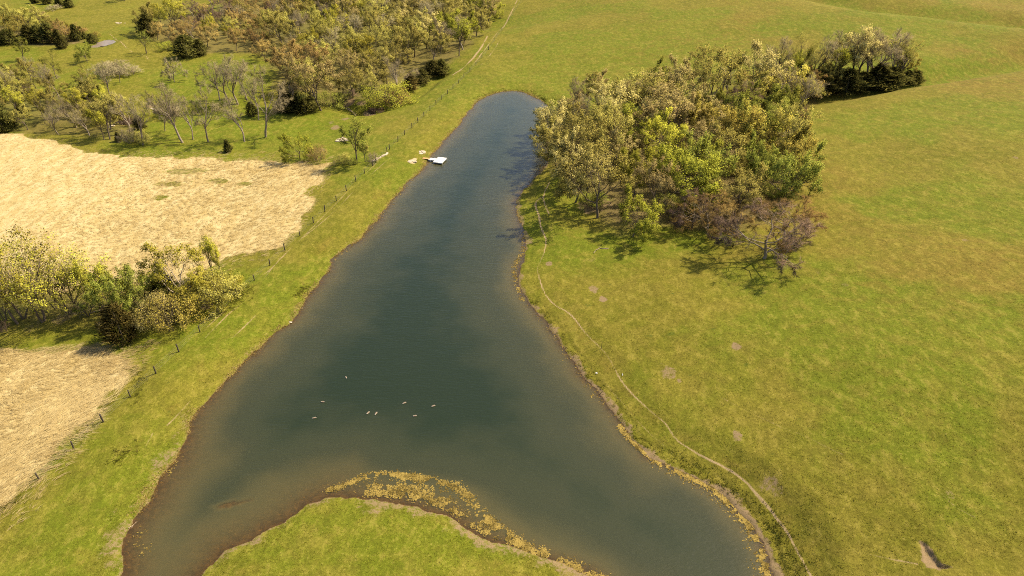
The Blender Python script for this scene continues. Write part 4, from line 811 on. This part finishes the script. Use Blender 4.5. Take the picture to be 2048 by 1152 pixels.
# ------------------------------------------------------------------ geese
M['gbody'] = plain("goose_brown_back", (.15, .11, .075), (.24, .18, .125), 14, .8); M['gpale'] = plain("goose_pale_flank", (.34, .29, .22), (.48, .42, .34), 10, .8); M['gblack'] = plain("goose_black_neck", (.01, .01, .01), (.02, .018, .016), 8, .6)
def goose(bm):
    spine = [(-.42, 0, .13), (-.36, 0, .14), (-.24, 0, .13), (-.06, 0, .12), (.12, 0, .12), (.24, 0, .13), (.31, 0, .19), (.335, 0, .28), (.345, 0, .38), (.36, 0, .44), (.40, 0, .465), (.45, 0, .455), (.50, 0, .44)]
    rad = [(.02, .015), (.07, .04), (.14, .09), (.18, .125), (.17, .12), (.12, .10), (.065, .065), (.04, .04), (.036, .036), (.045, .045), (.048, .042), (.026, .022), (.008, .008)]
    b_tube(bm, spine, rad, 12, True, [1, 1, 0, 0, 0, 1, 2, 2, 2, 2, 2, 2])
    for f in bm.faces:
        cc = f.calc_center_median()
        if cc.z < .12 and f.material_index == 0: f.material_index = 1
gm = bm_mesh("goose", goose, [M['gbody'], M['gpale'], M['gblack']], True)
GL = [(692,754,120,"smallest lone goose swimming farthest up the pond"),(646,803,5,"goose swimming below the lone goose, side on, heading right"),(629,835,20,"goose swimming nearest the dam shore"),(736,825,60,"left goose of the close pair in the shallows"),(752,826,70,"right goose of the close pair in the shallows"),(809,805,35,"goose swimming between the close pair and the rightmost goose, upper one"),(867,811,30,"rightmost goose swimming out in the dark water"),(830,831,15,"goose swimming lowest, just left below the rightmost goose")]
for px, pyy, a, lab in GL:
    q = on_plane(px, pyy, 0.1); o = link("goose", gm, None, (q[0], q[1], -.05), label=lab, category="goose", group="geese swimming on the pond"); o.rotation_euler = (0, 0, math.radians(a)); o.scale = (.80,) * 3 if pyy > 760 else (.66,) * 3

# ------------------------------------------------------------------ stones, logs, plank, brush pile
M['lime_rock'] = plain("pale_limestone", (.30, .235, .155), (.46, .385, .275), 3, .9, .6); M['deadwood'] = plain("bleached_dead_wood", (.22, .16, .10), (.40, .31, .21), 5, .9, .4); M['rootwood'] = plain("dark_root_soil", (.045, .026, .016), (.11, .065, .04), 4, .95, .6); M['board'] = plain("silver_grey_board", (.40, .34, .27), (.54, .47, .38), 6, .85)
def stone(seed, sx, sy, sz):
    g = random.Random(seed)
    def b(bm):
        r = bmesh.ops.create_icosphere(bm, subdivisions=2, radius=1.0)
        for v in r['verts']:
            n = math.sin(v.co.x * 3 + seed) * .14 + math.sin(v.co.y * 4 + seed * 2) * .12 + g.uniform(-.08, .08); v.co *= 1 + n; v.co.z = max(min(v.co.z, .55), -.6); v.co = Vector((v.co.x * sx, v.co.y * sy, v.co.z * sz))
    return bm_mesh("stone", b, [M['lime_rock']])
stones = [stone(i, .55 + .12 * (i % 3), .38 + .1 * (i % 2), .16 + .05 * (i % 3)) for i in range(5)]
def outcrop(px, pyy, spots, lab, scale=1.0):
    w = at(px, pyy)[0]; root = link("limestone_outcrop", None, None, tuple(w), label=lab, category="rocks", group="pale limestone outcrops")
    for i, (dx, dy, s) in enumerate(spots):
        q = (dx, dy, float(zat(w[0] + dx, w[1] + dy)) - w[2] + .04); o = link("stone", stones[i % 5], root, q); o.scale = (s * scale,) * 3; o.rotation_euler = (random.uniform(-.15, .15), random.uniform(-.15, .15), random.uniform(0, 6.28))
def spots(n, rx, ry, ax=0): return [(random.gauss(0, rx) + ax * (i / n - .5), random.gauss(0, ry) + 3.2 * abs(ax) * (i / n - .5) * .4, random.uniform(.5, 1.25)) for i in range(n)]
outcrop(683, 281, spots(11, .9, .9), "pale limestone rubble on the grassy mound below the creek")
outcrop(762, 314, [(-1.3 + .28 * i, -2.0 + .42 * i, random.uniform(.6, 1.1)) for i in range(10)], "long streak of pale limestone slabs against the dam fence")
outcrop(845, 305, spots(5, .4, .5), "compact pale slab patch on the bank above the dock", 1.0)
outcrop(824, 323, spots(5, .6, .4), "pale flat slab patch on the grass left of the dock", .9)
outcrop(308, 219, spots(6, .8, .7), "pale stones at the small bank among the bare trees")
outcrop(224, 251, spots(6, .9, .5), "pale stones beside the brush pile above the straw field")
outcrop(238, 47, spots(4, 1.2, .9), "pale stones at the far edge of the creek pasture", 1.2)
def stick(name, lab, cat, pts_px, r, mat, lift=.12, n=7, branches=0):
    W = atl(pts_px); o = link(name, None, None, tuple(W[0]), label=lab, category=cat); pts = [tuple(w - W[0] + np.array([0, 0, lift])) for w in W]
    dense = []
    for a, b in zip(pts, pts[1:]):
        for t in (0, .33, .66): dense.append(tuple(np.array(a) + (np.array(b) - np.array(a)) * t + np.array([0, 0, random.uniform(-.03, .05)])))
    dense.append(pts[-1]); m = len(dense)
    link("stem", bm_mesh(name, lambda bm: b_tube(bm, dense, [r * (1 - .55 * i / m) for i in range(m)], n), [mat], True), o)
    for k in range(branches):
        i = random.randrange(1, m - 1); a = Vector(dense[i]); e = a + Vector((random.uniform(-.8, .8), random.uniform(-.8, .8), random.uniform(.1, .6)))
        link("branch", bm_mesh("branch", lambda bm: b_tube(bm, [a, (a + e) / 2 + Vector((.05, 0, .05)), e], [r * .4, r * .3, r * .1], 5), [mat], True), o)
    return o
stick("fallen_log", "upper pale fallen log across the red creek bank", "log", [(688,217),(700,223),(714,231)], .15, M['deadwood'], .3, 8, 2)
stick("fallen_log", "lower pale fallen log across the red creek bank", "log", [(694,215),(704,224),(712,233)], .11, M['deadwood'], .2, 8, 1)
stick("fallen_log", "dark fallen trunk lying from the root wad along the dam slope", "log", [(744,222),(760,220),(775,220)], .13, M['rootwood'], .3, 8, 2)
stick("dead_branch", "bleached dead branch on the grass in front of the grove", "branch", [(1217,498),(1200,497),(1192,501),(1187,507)], .09, M['deadwood'], .08, 6, 3)
stick("drift_stick", "pale forked stick on the muddy lower dam shore", "branch", [(257,1057),(266,1051),(275,1043)], .05, M['deadwood'], .04, 6, 1)
stick("bent_limb", "bleached limb lying among trunks of the yellow clump", "branch", [(180,628),(200,622),(222,624)], .10, M['deadwood'], .15, 6, 3)
a_, b_ = on_plane(558, 641, .15), on_plane(584, 645, .06); o = link("plank", bm_mesh("plank", lambda bm: b_box(bm, (0, 0, 0), (float(np.hypot(*(b_ - a_))), .26, .05)), [M['board']]), None, ((a_[0] + b_[0]) / 2, (a_[1] + b_[1]) / 2, .13), label="grey weathered board jutting into the water from the dam shore", category="plank")
o.rotation_euler = (0, .05, math.atan2(b_[1] - a_[1], b_[0] - a_[0]))
w = at(745, 226)[0]; root = link("root_wad", None, None, tuple(w), label="dark upturned root wad with red soil in the creek bank", category="stump")
def wad(bm):
    r = bmesh.ops.create_icosphere(bm, subdivisions=3, radius=1.0)
    for v in r['verts']:
        n = .25 * math.sin(v.co.x * 7 + 1) * math.sin(v.co.z * 6) + random.uniform(-.12, .12); v.co *= 1 + n; v.co = Vector((v.co.x * 1.1, v.co.y * .6, v.co.z * .9 + .6))
link("root_plate", bm_mesh("root_plate", wad, [M['rootwood']]), root)
for k in range(12):
    a = k * .52; e = Vector((math.cos(a) * random.uniform(1.7, 2.4), random.uniform(-.8, .2), .8 + math.sin(a) * random.uniform(1.4, 2.0))); s0 = Vector((math.cos(a) * .9, 0, .8 + math.sin(a) * .8))
    link("root", bm_mesh("root", lambda bm: b_tube(bm, [s0, (s0 + e) / 2 + Vector((0, .12, .1)), e], [.12, .08, .02], 5), [M['rootwood']], True), root)
w = at(252, 247)[0]; root = link("brush_pile", None, None, tuple(w), label="heap of dead branches above the straw field", category="brush pile")
def pile(seed):
    g = random.Random(seed); a = g.uniform(0, 3.14); L = g.uniform(1.2, 2.6); z = g.uniform(.1, 1.0); cx, cy = g.gauss(0, 1.5), g.gauss(0, .8)
    return bm_mesh("pile_branch", lambda bm: b_tube(bm, [(cx - L * math.cos(a), cy - L * .5 * math.sin(a), z * .6), (cx, cy, z + .15), (cx + L * math.cos(a), cy + L * .5 * math.sin(a), z * .7)], [.09, .07, .02], 5), [M['deadwood'] if g.random() < .35 else M['rootwood']], True)
for k in range(34): link("branch", pile(k), root)
for px, pyy, lab in [(1193,747,"white plastic scrap at the water's edge of the right bank"),(1245,750,"thin white scrap in the grass beside the cattle trail")]:
    w = at(px, pyy)[0]
    def scrap(bm, k=px):
        r = bmesh.ops.create_grid(bm, x_segments=5, y_segments=5, size=.12)
        for v in r['verts']: v.co.z = .1 + .07 * math.sin(v.co.x * 19 + k) * math.cos(v.co.y * 17) + random.uniform(-.02, .02)
        bmesh.ops.solidify(bm, geom=bm.faces[:], thickness=.01)
    o = link("plastic_scrap", bm_mesh("plastic_scrap", scrap, [M['white']]), None, tuple(w), label=lab, category="litter")
    if px > 1200: o.scale = (.4, 1.6, 1)
